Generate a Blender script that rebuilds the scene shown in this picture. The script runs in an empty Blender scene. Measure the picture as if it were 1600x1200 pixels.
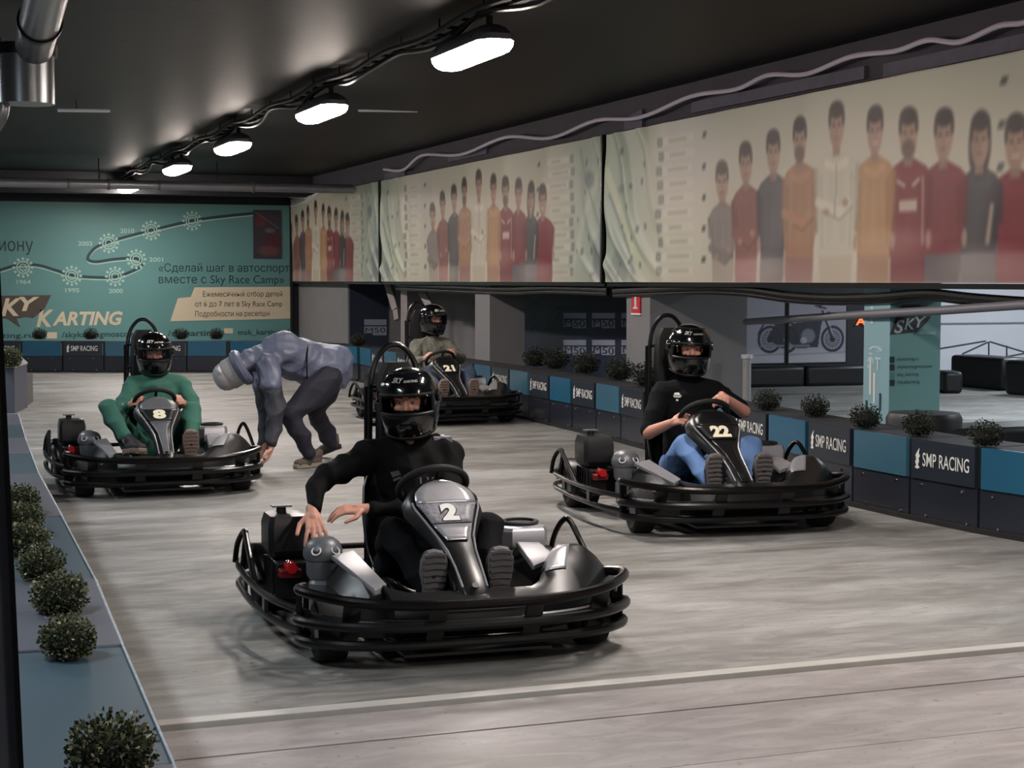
import bpy, bmesh, math, random
import numpy as np
from mathutils import Vector, Matrix, noise
random.seed(7)
V = Vector
R = math.radians
sc = bpy.context.scene
# ------------------------------------------------------------------ camera
F = 2600.0; YAW = R(20.3); PIT = math.atan(162/F); CH = 1.55
cam = bpy.data.objects.new('camera', bpy.data.cameras.new('camera'))
sc.collection.objects.link(cam)
cam.location = (0, 0, CH)
cam.rotation_euler = (R(90)-PIT, 0, -YAW)
cam.data.sensor_width = 36; cam.data.lens = F*36/1600
cam.data.clip_end = 200; cam.data.clip_start = .05
sc.camera = cam
# ------------------------------------------------------------------ world + exposure
w = bpy.data.worlds.new('world'); sc.world = w; w.use_nodes = True
w.node_tree.nodes['Background'].inputs[0].default_value = (.55, .65, .8, 1)
w.node_tree.nodes['Background'].inputs[1].default_value = .05
sc.view_settings.view_transform = 'Standard'; sc.view_settings.look = 'None'
sc.view_settings.gamma = 1; sc.view_settings.use_curve_mapping = False
sc.view_settings.exposure = 0.0
LAMP_W = 46.0        # watts of each ceiling fixture
LAMP_COL = (1.0, .96, .93)
COOL = (.86, .94, 1.0)
# pixel of the photograph -> point of the place (used to measure positions)
_fw = V((math.sin(YAW)*math.cos(PIT), math.cos(YAW)*math.cos(PIT), -math.sin(PIT)))
_rt = V((math.cos(YAW), -math.sin(YAW), 0)); _up = _rt.cross(_fw)
_C = V((0, 0, CH))
def ray(x, y): return _fw + _rt*((x-800)/F) + _up*((600-y)/F)
def at(x, y, z=0.0):
    r = ray(x, y); return _C + r*((z-CH)/r.z)
def atu(x, y, u):
    r = ray(x, y); return _C + r*(u/r.x)
def atv(x, y, v):
    r = ray(x, y); return _C + r*(v/r.y)
def atd(x, y, d): return _C + ray(x, y)*d
# ------------------------------------------------------------------ materials
def lin(c):
    return tuple((x/12.92 if x <= .04045 else ((x+.055)/1.055)**2.4) for x in c)
MATS = {}
def mat(name, col, rough=.6, metal=0., var=0., scale=8., bump=0., bscale=60., spec=.5, emit=None, estr=0, alpha=1, coat=0):
    if name in MATS: return MATS[name]
    m = bpy.data.materials.new(name); m.use_nodes = True
    nt = m.node_tree; b = nt.nodes['Principled BSDF']
    c = lin(col)
    b.inputs['Base Color'].default_value = (*c, 1)
    b.inputs['Roughness'].default_value = rough; b.inputs['Metallic'].default_value = metal
    b.inputs['Specular IOR Level'].default_value = spec
    b.inputs['Alpha'].default_value = alpha
    b.inputs['Coat Weight'].default_value = coat
    if emit:
        b.inputs['Emission Color'].default_value = (*emit, 1); b.inputs['Emission Strength'].default_value = estr
    tc = nt.nodes.new('ShaderNodeTexCoord')
    if var > 0:
        n = nt.nodes.new('ShaderNodeTexNoise'); n.inputs['Scale'].default_value = scale; n.inputs['Detail'].default_value = 5
        nt.links.new(tc.outputs['Object'], n.inputs['Vector'])
        mx = nt.nodes.new('ShaderNodeMix'); mx.data_type = 'RGBA'
        mx.inputs[6].default_value = (*[max(0, x*(1-var)) for x in c], 1)
        mx.inputs[7].default_value = (*[min(1, x*(1+var)) for x in c], 1)
        nt.links.new(n.outputs[0], mx.inputs[0]); nt.links.new(mx.outputs[2], b.inputs['Base Color'])
    if bump > 0:
        n2 = nt.nodes.new('ShaderNodeTexNoise'); n2.inputs['Scale'].default_value = bscale; n2.inputs['Detail'].default_value = 4
        nt.links.new(tc.outputs['Object'], n2.inputs['Vector'])
        bp = nt.nodes.new('ShaderNodeBump'); bp.inputs['Strength'].default_value = bump; bp.inputs['Distance'].default_value = .01
        nt.links.new(n2.outputs[0], bp.inputs['Height']); nt.links.new(bp.outputs[0], b.inputs['Normal'])
    MATS[name] = m; return m
def vcmat(name, rough=.5, bump=0., bscale=3.):
    m = mat(name, (1, 1, 1), rough, bump=bump, bscale=bscale)
    nt = m.node_tree; a = nt.nodes.new('ShaderNodeVertexColor'); a.layer_name = 'print'
    nt.links.new(a.outputs[0], nt.nodes['Principled BSDF'].inputs['Base Color'])
    return m
# track floor: painted concrete with brushed rubber streaks across the hall
def floor_mat(name, c1, c2, c3, near=False):
    m = bpy.data.materials.new(name); m.use_nodes = True; nt = m.node_tree; L = nt.links.new
    b = nt.nodes['Principled BSDF']
    tc = nt.nodes.new('ShaderNodeTexCoord')
    def nz(sx, sy, sc_, det, rot=0, dist=0):
        mp = nt.nodes.new('ShaderNodeMapping'); mp.inputs['Scale'].default_value = (sx, sy, 1); mp.inputs['Rotation'].default_value = (0, 0, rot)
        n = nt.nodes.new('ShaderNodeTexNoise'); n.inputs['Scale'].default_value = sc_; n.inputs['Detail'].default_value = det
        n.inputs['Distortion'].default_value = dist
        L(tc.outputs['Object'], mp.inputs[0]); L(mp.outputs[0], n.inputs['Vector']); return n.outputs[0]
    def rmp(f, a, b_):
        r = nt.nodes.new('ShaderNodeMapRange'); r.inputs[1].default_value = a; r.inputs[2].default_value = b_
        r.clamp = True; L(f, r.inputs[0]); return r.outputs[0]
    def mix(f, A, B):
        x = nt.nodes.new('ShaderNodeMix'); x.data_type = 'RGBA'
        L(f, x.inputs[0])
        for s, v in ((6, A), (7, B)):
            if isinstance(v, tuple): x.inputs[s].default_value = (*lin(v), 1)
            else: L(v, x.inputs[s])
        return x.outputs[2]
    st = rmp(nz(.34, 1.0, 1.1, 7, .16, 2.2), .34, .66)
    base = mix(st, c1, c2)
    st2 = rmp(nz(.4, 3.6, 1.3, 6, -.06, .9), .42, .78)
    st3 = rmp(nz(.16, .3, 1.2, 4, .4, 1.2), .40, .62)
    def sc_f(f, k):
        q = nt.nodes.new('ShaderNodeMath'); q.operation = 'MULTIPLY'; q.inputs[1].default_value = k; L(f, q.inputs[0]); return q.outputs[0]
    base = mix(sc_f(st2, .60), base, c3); base = mix(sc_f(st3, .55), base, c3)
    base = mix(sc_f(rmp(nz(.8, 2.2, 3.2, 8, .1, 1.5), .42, .66), .32), base, tuple(min(1, x*1.12) for x in c2)); base = mix(sc_f(rmp(nz(.7, 1.8, 5, 8, -.2, 1.0), .5, .7), .30), base, c3)
    sp = rmp(nz(1, 1, 30, 6), .62, .74)
    base = mix(sc_f(sp, .5), base, tuple(x*.6 for x in c3))
    L(base, b.inputs['Base Color'])
    rr = nt.nodes.new('ShaderNodeMapRange'); rr.inputs[3].default_value = .42; rr.inputs[4].default_value = .7
    L(st, rr.inputs[0]); L(rr.outputs[0], b.inputs['Roughness'])
    bp = nt.nodes.new('ShaderNodeBump'); bp.inputs['Strength'].default_value = .18; bp.inputs['Distance'].default_value = .006
    L(nz(1, 1, 22, 8), bp.inputs['Height']); L(bp.outputs[0], b.inputs['Normal'])
    MATS[name] = m; return m
M_floor = floor_mat('track_concrete', (.44, .435, .42), (.61, .61, .605), (.36, .345, .32))
M_plank = floor_mat('plank_paint', (.54, .52, .515), (.66, .64, .635), (.48, .45, .44))
M_black = mat('black_plastic', (.085, .087, .092), .33, var=.2, bump=.03, bscale=200)
M_blackm = mat('matt_black', (.06, .06, .065), .7, var=.2)
M_tube = mat('scuffed_tube', (.12, .11, .11), .28, metal=.75, var=.5, scale=14, bump=.08, bscale=40)
M_tubeb = mat('black_tube', (.05, .05, .055), .3, metal=.1, var=.3, scale=10)
M_silver = mat('grey_panel', (.66, .66, .68), .30, metal=.45, var=.15, scale=20)
M_silver2 = mat('grey_panel_matt', (.42, .43, .45), .42, metal=.3, var=.2, scale=12)
M_chrome = mat('bare_metal', (.7, .7, .7), .22, metal=1, var=.1)
M_rubber = mat('rubber', (.07, .07, .072), .75, var=.3, scale=30, bump=.2, bscale=80)
M_red = mat('red_paint', (.75, .05, .09), .35, var=.2, scale=20)
M_white = mat('white_print', (.88, .88, .86), .5)
M_cream = mat('cream_print', (.93, .90, .80), .5)
M_skin = mat('skin', (.80, .58, .50), .5, var=.1, scale=14, bump=.05, bscale=90)
# ------------------------------------------------------------------ mesh helpers
class MB:
    def __init__(s): s.v = []; s.f = []; s.mi = []; s.k = 0
    def add(s, vs, fs, k=None):
        o = len(s.v); s.v += [tuple(x) for x in vs]; s.f += [tuple(i+o for i in f) for f in fs]
        s.mi += [s.k if k is None else k]*len(fs); return s
    def box(s, a, b, M=None):
        x0, y0, z0 = a; x1, y1, z1 = b
        vs = [V(p) for p in ((x0,y0,z0),(x1,y0,z0),(x1,y1,z0),(x0,y1,z0),(x0,y0,z1),(x1,y0,z1),(x1,y1,z1),(x0,y1,z1))]
        if M: vs = [M @ p for p in vs]
        return s.add(vs, [(3,2,1,0),(4,5,6,7),(0,1,5,4),(1,2,6,5),(2,3,7,6),(3,0,4,7)])
    def tube(s, pts, r, n=10, closed=False, cap=True):
        pts = [V(p) for p in pts]; N = len(pts); rs = r if isinstance(r, (list, tuple)) else [r]*N
        vs = []; up = None
        for i, p in enumerate(pts):
            if closed: t = (pts[(i+1) % N]-pts[i-1]).normalized()
            else: t = (pts[min(i+1, N-1)]-pts[max(i-1, 0)]).normalized()
            if up is None:
                a = V((0,0,1)) if abs(t.z) < .9 else V((1,0,0)); up = (a - t*a.dot(t)).normalized()
            else:
                up = up - t*up.dot(t)
                up = up.normalized() if up.length > 1e-6 else V((1,0,0))
            sd = t.cross(up)
            for k in range(n):
                a = 2*math.pi*k/n; vs.append(p + (up*math.cos(a)+sd*math.sin(a))*rs[i])
        fs = []
        for i in range(N if closed else N-1):
            j = (i+1) % N
            for k in range(n): fs.append((i*n+k, i*n+(k+1) % n, j*n+(k+1) % n, j*n+k))
        if cap and not closed: fs += [tuple(range(n-1,-1,-1)), tuple((N-1)*n+k for k in range(n))]
        return s.add(vs, fs)
    def cyl(s, p0, p1, r, n=16): return s.tube([p0, p1], r, n)
    def lathe(s, prof, n=24, M=None):
        vs = []; fs = []
        for r_, z in prof:
            for k in range(n):
                a = 2*math.pi*k/n; p = V((r_*math.cos(a), r_*math.sin(a), z)); vs.append(M @ p if M else p)
        for i in range(len(prof)-1):
            for k in range(n): fs.append((i*n+k, i*n+(k+1) % n, (i+1)*n+(k+1) % n, (i+1)*n+k))
        if prof[0][0] > 1e-4: fs.append(tuple(range(n-1,-1,-1)))
        if prof[-1][0] > 1e-4: fs.append(tuple((len(prof)-1)*n+k for k in range(n)))
        return s.add(vs, fs)
    def loft(s, secs, closed=True, cap=True):
        n = len(secs[0]); vs = [p for q in secs for p in q]; fs = []
        for i in range(len(secs)-1):
            for k in range(n if closed else n-1):
                fs.append((i*n+k, i*n+(k+1) % n, (i+1)*n+(k+1) % n, (i+1)*n+k))
        if cap and closed: fs += [tuple(range(n-1,-1,-1)), tuple((len(secs)-1)*n+k for k in range(n))]
        return s.add(vs, fs)
    def prism(s, pts, th, M=None):      # outline in xy, thickness in z
        n = len(pts); vs = [V((x,y,0)) for x,y in pts]+[V((x,y,th)) for x,y in pts]
        if M: vs = [M @ p for p in vs]
        return s.add(vs, [tuple(range(n-1,-1,-1)), tuple(range(n,2*n))]+[(k,(k+1)%n,n+(k+1)%n,n+k) for k in range(n)])
    def ell(s, c, r, n=12, M=None):
        vs = []; fs = []; m = n//2
        for i in range(1, m):
            e = math.pi*i/m-math.pi/2
            for k in range(n):
                a = 2*math.pi*k/n
                vs.append(V((r[0]*math.cos(a)*math.cos(e), r[1]*math.sin(a)*math.cos(e), r[2]*math.sin(e))))
        vs += [V((0,0,-r[2])), V((0,0,r[2]))]; b = len(vs)-2
        for i in range(m-2):
            for k in range(n): fs.append((i*n+k, i*n+(k+1)%n, (i+1)*n+(k+1)%n, (i+1)*n+k))
        for k in range(n): fs += [(b, (k+1)%n, k), ((m-2)*n+k, (m-2)*n+(k+1)%n, b+1)]
        if M: vs = [M @ p for p in vs]
        return s.add([p+V(c) for p in vs], fs)
    def build(s, name, m, parent=None, smooth=True, ang=35, bevel=0, sol=0, merge=False):
        me = bpy.data.meshes.new(name); me.from_pydata([tuple(p) for p in s.v], [], s.f)
        for x in (m if isinstance(m, list) else [m]): me.materials.append(x)
        if isinstance(m, list): me.polygons.foreach_set('material_index', s.mi)
        bm = bmesh.new(); bm.from_mesh(me)
        if merge: bmesh.ops.remove_doubles(bm, verts=bm.verts, dist=1e-5)
        bmesh.ops.recalc_face_normals(bm, faces=bm.faces); bm.to_mesh(me); bm.free()
        if smooth:
            me.polygons.foreach_set('use_smooth', [True]*len(me.polygons)); me.set_sharp_from_angle(angle=R(ang))
        o = bpy.data.objects.new(name, me); sc.collection.objects.link(o); o.parent = parent
        if sol:
            d = o.modifiers.new('solid', 'SOLIDIFY'); d.thickness = sol; d.offset = 0
        if bevel:
            d = o.modifiers.new('bevel', 'BEVEL'); d.width = bevel; d.segments = 2; d.limit_method = 'ANGLE'
        return o
def cr(pts, n=8, closed=False):          # Catmull-Rom through points
    P = [V(p) for p in pts]; out = []; N = len(P)
    for i in range(N if closed else N-1):
        if closed: a, b, c, d = P[i-1], P[i], P[(i+1)%N], P[(i+2)%N]
        else: a, b, c, d = P[max(i-1,0)], P[i], P[i+1], P[min(i+2,N-1)]
        for k in range(n):
            t = k/n
            out.append(.5*((2*b)+(c-a)*t+(2*a-5*b+4*c-d)*t*t+(3*b-a-3*c+d)*t**3))
    if not closed: out.append(P[-1])
    return out
def box_obj(name, a, b, m, parent=None, bevel=0): return MB().box(a, b).build(name, m, parent, smooth=bevel > 0, bevel=bevel)
def tag(o, label, cat, group=None):
    o['label'] = label; o['category'] = cat
    if group: o['group'] = group
    return o
def struct(o): o['kind'] = 'structure'; return o
def empty(name, loc=(0,0,0), rz=0, s=1, label=None, cat=None, group=None):
    o = bpy.data.objects.new(name, None); sc.collection.objects.link(o); o.empty_display_size = .2
    o.location = loc; o.rotation_euler = (0,0,rz); o.scale = (s,s,s)
    if label: tag(o, label, cat, group)
    return o
def link_copy(o, parent):
    c = o.copy(); sc.collection.objects.link(c); c.parent = parent; return c
# text as flat mesh. M maps (x right, y up, z out) to the place; the text is fitted to w x h
_TC = {}
def text_mesh(s, off=0.0, shear=0, ext=.002):
    k = (s, off, shear, ext)
    if k in _TC: return _TC[k]
    cu = bpy.data.curves.new('t', 'FONT'); cu.body = s.replace('н', 'п');   # the font's own 'н' does not fill cleanly
    cu.size = 1; cu.offset = off; cu.shear = shear; cu.resolution_u = 3; cu.dimensions = '2D'; cu.fill_mode = 'FRONT'
    o = bpy.data.objects.new('t', cu); sc.collection.objects.link(o)
    dg = bpy.context.evaluated_depsgraph_get()
    me = bpy.data.meshes.new_from_object(o.evaluated_get(dg))
    vs = np.array([v.co[:] for v in me.vertices]); fs = [tuple(p.vertices) for p in me.polygons]
    bpy.data.objects.remove(o); bpy.data.curves.remove(cu); bpy.data.meshes.remove(me)
    if 'н' in s:                          # turn the stand-in letters into 'н': two stems and a middle bar
        par = list(range(len(vs)))
        def fd(i):
            while par[i] != i: i = par[i]
            return i
        for f in fs:
            for i in f[1:]: par[fd(i)] = fd(f[0])
        isl = {}
        for i in range(len(vs)): isl.setdefault(fd(i), []).append(i)
        cand = []
        for k_, ids in isl.items():
            w_, h_ = np.ptp(vs[ids][:, 0]), np.ptp(vs[ids][:, 1])
            ar = sum(abs(np.cross(vs[f[1]][:2]-vs[f[0]][:2], vs[f[2]][:2]-vs[f[0]][:2]))/2 for f in fs if f[0] in ids)
            if len(ids) == 8 and .105 < ar < .125 and abs(h_-.54) < .03 and abs(w_-.43) < .03: cand.append((vs[ids][:, 0].min(), k_))
        cand.sort(); seq = [c for c in s if c in 'пн']; vs = vs.tolist()
        for (x0, k_), c in zip(cand, seq):
            if c != 'н': continue
            ids = set(isl[k_]); fs = [f for f in fs if f[0] not in ids]
            y0 = min(vs[i][1] for i in ids); x1 = max(vs[i][0] for i in ids); y1 = max(vs[i][1] for i in ids)
            for a, b, c_, d_ in ((x0, x0+.085, y0, y1), (x1-.085, x1, y0, y1), (x0+.085, x1-.085, .24, .32)):
                n_ = len(vs); vs += [[a,c_,0],[b,c_,0],[b,d_,0],[a,d_,0]]; fs.append((n_,n_+1,n_+2,n_+3))
        vs = np.array(vs)
    mn = vs.min(0); mx = vs.max(0); vs = (vs-mn)/(np.maximum(mx-mn, 1e-6)); asp = (mx-mn)[0]/(mx-mn)[1]
    _TC[k] = (vs, fs, asp); return _TC[k]
def text(name, s, M, w, h, m, parent=None, off=.015, shear=0, warp=None):
    vs, fs, asp = text_mesh(s, off, shear)
    if w is None: w = h*asp
    pts = [V((x*w, y*h, 0)) for x, y, z in vs]
    pts = [warp(p) for p in pts] if warp else [M @ p for p in pts]
    return MB().add(pts, fs).build(name, m, parent, smooth=False)
def frame(o, x, y):                      # matrix from origin, x axis, y axis
    x = V(x).normalized(); y = V(y).normalized(); z = x.cross(y)
    return Matrix(((x.x,y.x,z.x,o[0]),(x.y,y.y,z.y,o[1]),(x.z,y.z,z.z,o[2]),(0,0,0,1)))
# ================================================================== SETTING
fl = struct(box_obj('floor', (-4, 5.78, -.2), (22, 34, 0), M_floor))
struct(box_obj('floor_subbase', (-4, -3, -.3), (22, 5.76, -.05), M_blackm))
y = 5.712
for i in range(9):
    d = (.36, .62, .60, .6, .6, .6, .6, .6, .6)[i]
    a, b = y-d, y
    # each sheet of the near platform spans the hall
    box_obj('floor_panel', (-3.9, a+.004, -.05), (12, b-.004, -.001-.0015*(i % 2)), M_plank, fl)
    y = a-.002
M_strip = mat('strip_metal', (.70, .69, .67), .45, var=.2, scale=6, bump=.3, bscale=12)
struct(MB().box((.4, 5.742, -.03), (12, 5.815, .014)).build('trim_1', M_strip, smooth=False, bevel=.003))
M_ceil = mat('ceiling_paint', (.038, .042, .045), .5, var=.35, scale=1.5, bump=.25, bscale=5, spec=.16)
struct(box_obj('ceiling', (-4, -3, 3.5), (22, 34, 3.7), M_ceil))
M_wall = mat('grey_plaster', (.50, .50, .51), .8, var=.12, scale=2, bump=.1, bscale=25)
M_walld = mat('dark_paint', (.14, .15, .18), .6, var=.15, scale=3)
M_beam = mat('beam_paint', (.22, .21, .25), .7, var=.25, scale=3, bump=.3, bscale=8)
M_wallw = mat('white_paint', (.80, .81, .84), .7, var=.06, scale=2)
struct(box_obj('wall_back', (-4, 32.5, 0), (9, 32.7, 3.5), M_walld))
struct(box_obj('wall_left', (-4.2, -3, 0), (-4, 34, 3.5), M_wall))
struct(box_obj('wall_front', (-4, -3.2, 0), (22, -3, 3.5), M_walld))
struct(box_obj('wall_far_right', (21.8, -3, 0), (22, 34, 3.5), M_wallw))
struct(box_obj('wall_right', (8.6, 16.5, 0), (8.8, 32.5, 3.5), M_wall))
struct(box_obj('wall_right_corner', (7.5, 28.65, 0), (8.6, 32.5, 3.2), M_wall))
struct(box_obj('wall_right_beam', (7.42, -3, 2.95), (7.75, 32.5, 3.5), M_beam))
struct(box_obj('pillar', (7.45, 15.95, 0), (8.6, 16.55, 3.5), M_wall))
struct(box_obj('pillar', (7.45, 21.0, 0), (7.95, 21.6, 3.5), M_wall))
struct(box_obj('wall_far_back', (8.8, 22.5, 0), (22, 22.7, 3.5), M_wallw))
struct(box_obj('wall_far_panel', (8.8, 22.42, 0), (15.0, 22.5, 3.5), M_walld))
struct(box_obj('ceiling_beam', (-4, 30.9, 3.12), (7.4, 31.2, 3.5), M_walld))
# ================================================================== LAMPS
M_lampbody = mat('lamp_housing', (.42, .40, .41), .5, metal=.3)
M_glow = mat('lamp_glow', (1, .95, .9), .5, emit=(1, .86, .77), estr=70)
M_glowc = mat('lamp_glow_cool', (1, 1, 1), .5, emit=(.85, .93, 1), estr=10)
def make_lamp(v, u, label, group, cool=False, watts=LAMP_W):
    e = empty('ceiling_lamp', (u, v, 3.17), 0, 1, label, 'lamp', group)
    L, W = .62, .13
    o = [(-W,-L+.1),(-W+.06,-L),(W-.06,-L),(W,-L+.1),(W,L-.1),(W-.06,L),(-W+.06,L),(-W,L-.1)]
    MB().loft([[V((x*s,y*(1-(1-s)*.4),z)) for x,y in o] for s,z in ((1.06,.03),(1.06,.07),(.8,.12),(.45,.15))]).build('housing', M_lampbody, e)
    MB().loft([[V((x*s,y*(1-(1-s)*.3),z)) for x,y in o] for s,z in ((.55,-.055),(.85,-.035),(1.0,.0),(1.02,.032))]).build('diffuser', M_glowc if cool else M_glow, e, ang=60)
    b = MB()
    for yy in (-.4, .4): b.box((-.02, yy-.015, .14), (.02, yy+.015, .22)); b.box((-.14, yy-.02, .06),(-.135+.28, yy+.02, .08))
    b.build('bracket', M_blackm, e, smooth=False)
    ld = bpy.data.lights.new('lamp_light', 'AREA'); ld.shape = 'RECTANGLE'; ld.size = .26; ld.size_y = 1.2
    ld.energy = watts; ld.color = COOL if cool else LAMP_COL; ld.spread = R(170)
    lo = bpy.data.objects.new('lamp_light', ld); sc.collection.objects.link(lo); lo.parent = e; lo.location = (0,0,-.065)
    return e
names = ['nearest of the row, largest in view', 'second from the camera', 'third from the camera', 'fourth from the camera', 'farthest, tiny below the cross pipe']
for i, v in enumerate((11.45, 15.95, 20.5, 24.8, 30.2)):
    make_lamp(v, 3.92, 'glowing warm oblong ceiling lamp, '+names[i], 'ceiling lamps along the track')
for i, v in enumerate((7.0, 2.5, -1.8)): make_lamp(v, 3.92, 'warm ceiling lamp of the track row above the frame, '+('just ahead of the camera', 'beside the camera', 'unseen fill added behind the camera')[i], 'ceiling lamps along the track')  # last one is an unseen lamp added to brighten the near post and karts
for i, v in enumerate((4.5, 9.5, 14.5, 19.5, 24.5)):
    make_lamp(v, -.9, 'cool white ceiling lamp of the left row, %s' % ('nearest','second','third','fourth','fifth')[i], 'ceiling lamps of the left row', True, LAMP_W*1.5)
for i, (u, v) in enumerate(((11.5, 9), (12.5, 15.5), (16.5, 14), (16.5, 19.5))):
    make_lamp(v, u, 'cool white ceiling lamp over the second track, %s' % ('nearest','by the teal pillar','right side','far right end')[i], 'ceiling lamps over the second track', True, LAMP_W*3.2)
# cable tray with ladder links
t = empty('cable_tray', (3.86, 6, 3.4), 0, 1, 'black ladder cable tray hung above the row of warm ceiling lamps', 'cable tray')
m_ = MB(); k_ = MB()
def tray_z(q): return .02*math.sin(q*2.8)
for sx in (-.06, .06): m_.tube([(sx, q*.25, tray_z(q*.25)) for q in range(0, 99)], .022, 6)
m_.build('rail', M_blackm, t)
rg = MB()
rg0 = rg.cyl((-.06, 0, 0), (.06, 0, 0), .012, 6).build('rung', M_blackm, t)
for q in range(1, 82): link_copy(rg0, t).location = (0, q*.3, tray_z(q*.3))
k_.tube([(.0+.03*math.sin(q*.9), q*.25, -.05+.04*math.sin(q*.7)) for q in range(0, 99)], .02, 6)
k_.build('cable', M_tubeb, t)
hg = MB()
hg0 = hg.cyl((0, 0, 0), (0, 0, .1), .008, 6).build('hanger', M_blackm, t)
for q in range(1, 25): link_copy(hg0, t).location = (0, q, 0)
# pipes
M_pipe = mat('galvanised_pipe', (.55, .56, .58), .35, metal=.6, var=.25, scale=4)
p = empty('ceiling_pipe', (0, 27.5, 3.09), 0, 1, 'grey galvanised pipe crossing the hall under the ceiling before the teal wall', 'pipe')
MB().cyl((-3.9,0,0), (7.3,0,0), .075, 20).build('tube', M_pipe, p)
for x in (1.35, 2.62, 3.25, 4.05, 5.6): MB().cyl((x-.02,0,0), (x+.02,0,0), .088, 20).build('clamp', M_lampbody, p)
h_ = MB()
for x in (3.1, 5.0, .2): MB().cyl((x,0,.07), (x,0,.41), .01, 6).build('hanger', M_blackm, p)
for (x0, x1, lab) in ((90, 172, 'lit stretch of conduit, painted pale, on the dark ceiling near the duct at the left'), (560, 652, 'lit stretch of conduit, painted pale, on the dark ceiling right of the second lamp')):
    a, b = atv(x0, 172, 18.6), atv(x1, 173, 18.6)  # only the lamplit stretches of a longer pipe, their brightness put into pale paint
    p = empty('ceiling_conduit', a, 0, 1, lab, 'pipe'); MB().cyl((0,0,0), b-a, .02, 8).build('tube', M_wallw, p); MB().cyl((.2,0,0), (.2,0,3.5-a.z), .008, 6).build('clip', M_blackm, p)
# ventilation duct top left
M_duct = mat('duct_metal', (.50, .51, .52), .30, metal=.85, var=.3, scale=3)
M_ductd = mat('dark_duct', (.10, .10, .105), .3, metal=.4, var=.2)
d = empty('ventilation_duct', (0,0,0), 0, 1, 'galvanised ventilation duct with dark flange at the top left corner', 'duct')
c0 = atd(52, 78, 12.0); c1 = atd(84, -60, 9.6)
MB().tube([c1, c1.lerp(c0,.5), c0], [.135,.135,.135], 28).build('duct_pipe', M_duct, d)
q = c1.lerp(c0, .62); q2 = c1.lerp(c0, .65); MB().tube([q,q2], .15, 28).build('flange', M_ductd, d)
e0 = atd(40, 84, 12.0); MB().tube([e0+V((0,0,.06)), e0-V((0,0,.02))], .225, 28).build('flange', M_ductd, d)
MB().tube([e0, e0-V((0,0,.36))], .2, 28).build('down_pipe', M_duct, d)
d = empty('ventilation_pipe', (0,0,0), 0, 1, 'narrow bent metal pipe at the upper left edge below the duct', 'duct')
a = [atd(-8, 60, 12), atd(-3, 130, 12), atd(2, 165, 12), atd(-6, 190, 12), atd(-25, 215, 12)]
MB().tube(cr(a, 6), .06, 16).build('duct_pipe', M_duct, d)
# corrugated cable along the beam
def wav():
    pts = [(2500,-180),(2300,-128),(2100,-84),(1950,-44),(1800,-14),(1700,12),(1640,22),(1600,32),(1560,44),(1500,62),(1450,66),(1400,76),(1330,92),(1260,112),(1200,121),(1150,136),(1080,154),(1000,180),(930,192),(860,212),(790,218),(720,238),(660,246),(630,262),(600,268)]
    out = [atu(x, y+(3.5 if i % 2 else -3.5), 7.3) for i, (x,y) in enumerate(pts)]
    return out
tag(MB().tube(cr(wav(), 6), .021, 8).build('corrugated_cable', mat('grey_cable', (.74,.71,.78), .6)), 'wavy grey corrugated cable sagging along the beam above the banners', 'cable')
tag(MB().tube(cr([atu(x,y,7.35) for x,y in ((440,306),(480,309),(500,300),(470,318),(420,330))],5), .03, 8).build('cable_end', M_wallw), 'short pale cable end above the far banner corner', 'cable')
b = empty('junction_plate', (0,0,0), 0, 1, 'pale plastered patches on the beam above the middle and right banner', 'plate')
for (x0,y0,x1,y1,s) in ((600,272,632,262,14),(700,243,760,229,10),(975,186,1003,170,26),(1080,160,1350,103,16),(1380,100,1600,52,20)):
    A, B = atu(x0,y0,7.385), atu(x1,y1,7.385); dz = s/2600*A.length
    MB().add([A,B,B-V((0,0,dz)),A-V((0,0,dz)),A+V((.03,0,0)),B+V((.03,0,0)),B+V((.03,0,-dz)),A+V((.03,0,-dz))],[(0,1,2,3),(4,5,6,7),(0,1,5,4),(1,2,6,5),(2,3,7,6),(3,0,4,7)]).build('patch', mat('patch_grey',(.36,.35,.40),.8,var=.3,scale=6), b, smooth=False)
# ================================================================== BANNERS (flat print painted per vertex on the cloth)
class Paint:
    def __init__(s, X, Z, col):
        s.X, s.Z = X, Z; s.C = np.zeros(X.shape+(3,)); s.C[:] = col
    def blend(s, m, col, a=1):
        m = np.clip(m, 0, 1)[..., None]*a; s.C = s.C*(1-m)+np.array(col)*m
    def ell(s, cx, cz, rx, rz, col, a=1, soft=.15):
        d = np.sqrt(((s.X-cx)/rx)**2+((s.Z-cz)/rz)**2); s.blend((1-d)/soft+.5, col, a)
    def rect(s, x0, x1, z0, z1, col, a=1, soft=.006):
        m = np.minimum(np.minimum(s.X-x0, x1-s.X), np.minimum(s.Z-z0, z1-s.Z)); s.blend(m/soft+.5, col, a)
    def poly(s, pts, col, a=1):
        ins = np.zeros(s.X.shape, bool); n = len(pts)
        for i in range(n):
            (x0,z0),(x1,z1) = pts[i], pts[(i+1)%n]
            if z0 == z1: continue
            c = (z0 > s.Z) != (z1 > s.Z)
            ins ^= c & (s.X < (x1-x0)*(s.Z-z0)/(z1-z0)+x0)
        s.blend(ins.astype(float), col, a)
    def line(s, pts, w, col, a=1):
        for (x0,z0),(x1,z1) in zip(pts[:-1], pts[1:]):
            dx, dz = x1-x0, z1-z0; L2 = dx*dx+dz*dz+1e-9
            t = np.clip(((s.X-x0)*dx+(s.Z-z0)*dz)/L2, 0, 1)
            d = np.hypot(s.X-x0-t*dx, s.Z-z0-t*dz); s.blend((w/2-d)/(w*.3)+.5, col, a)
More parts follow.
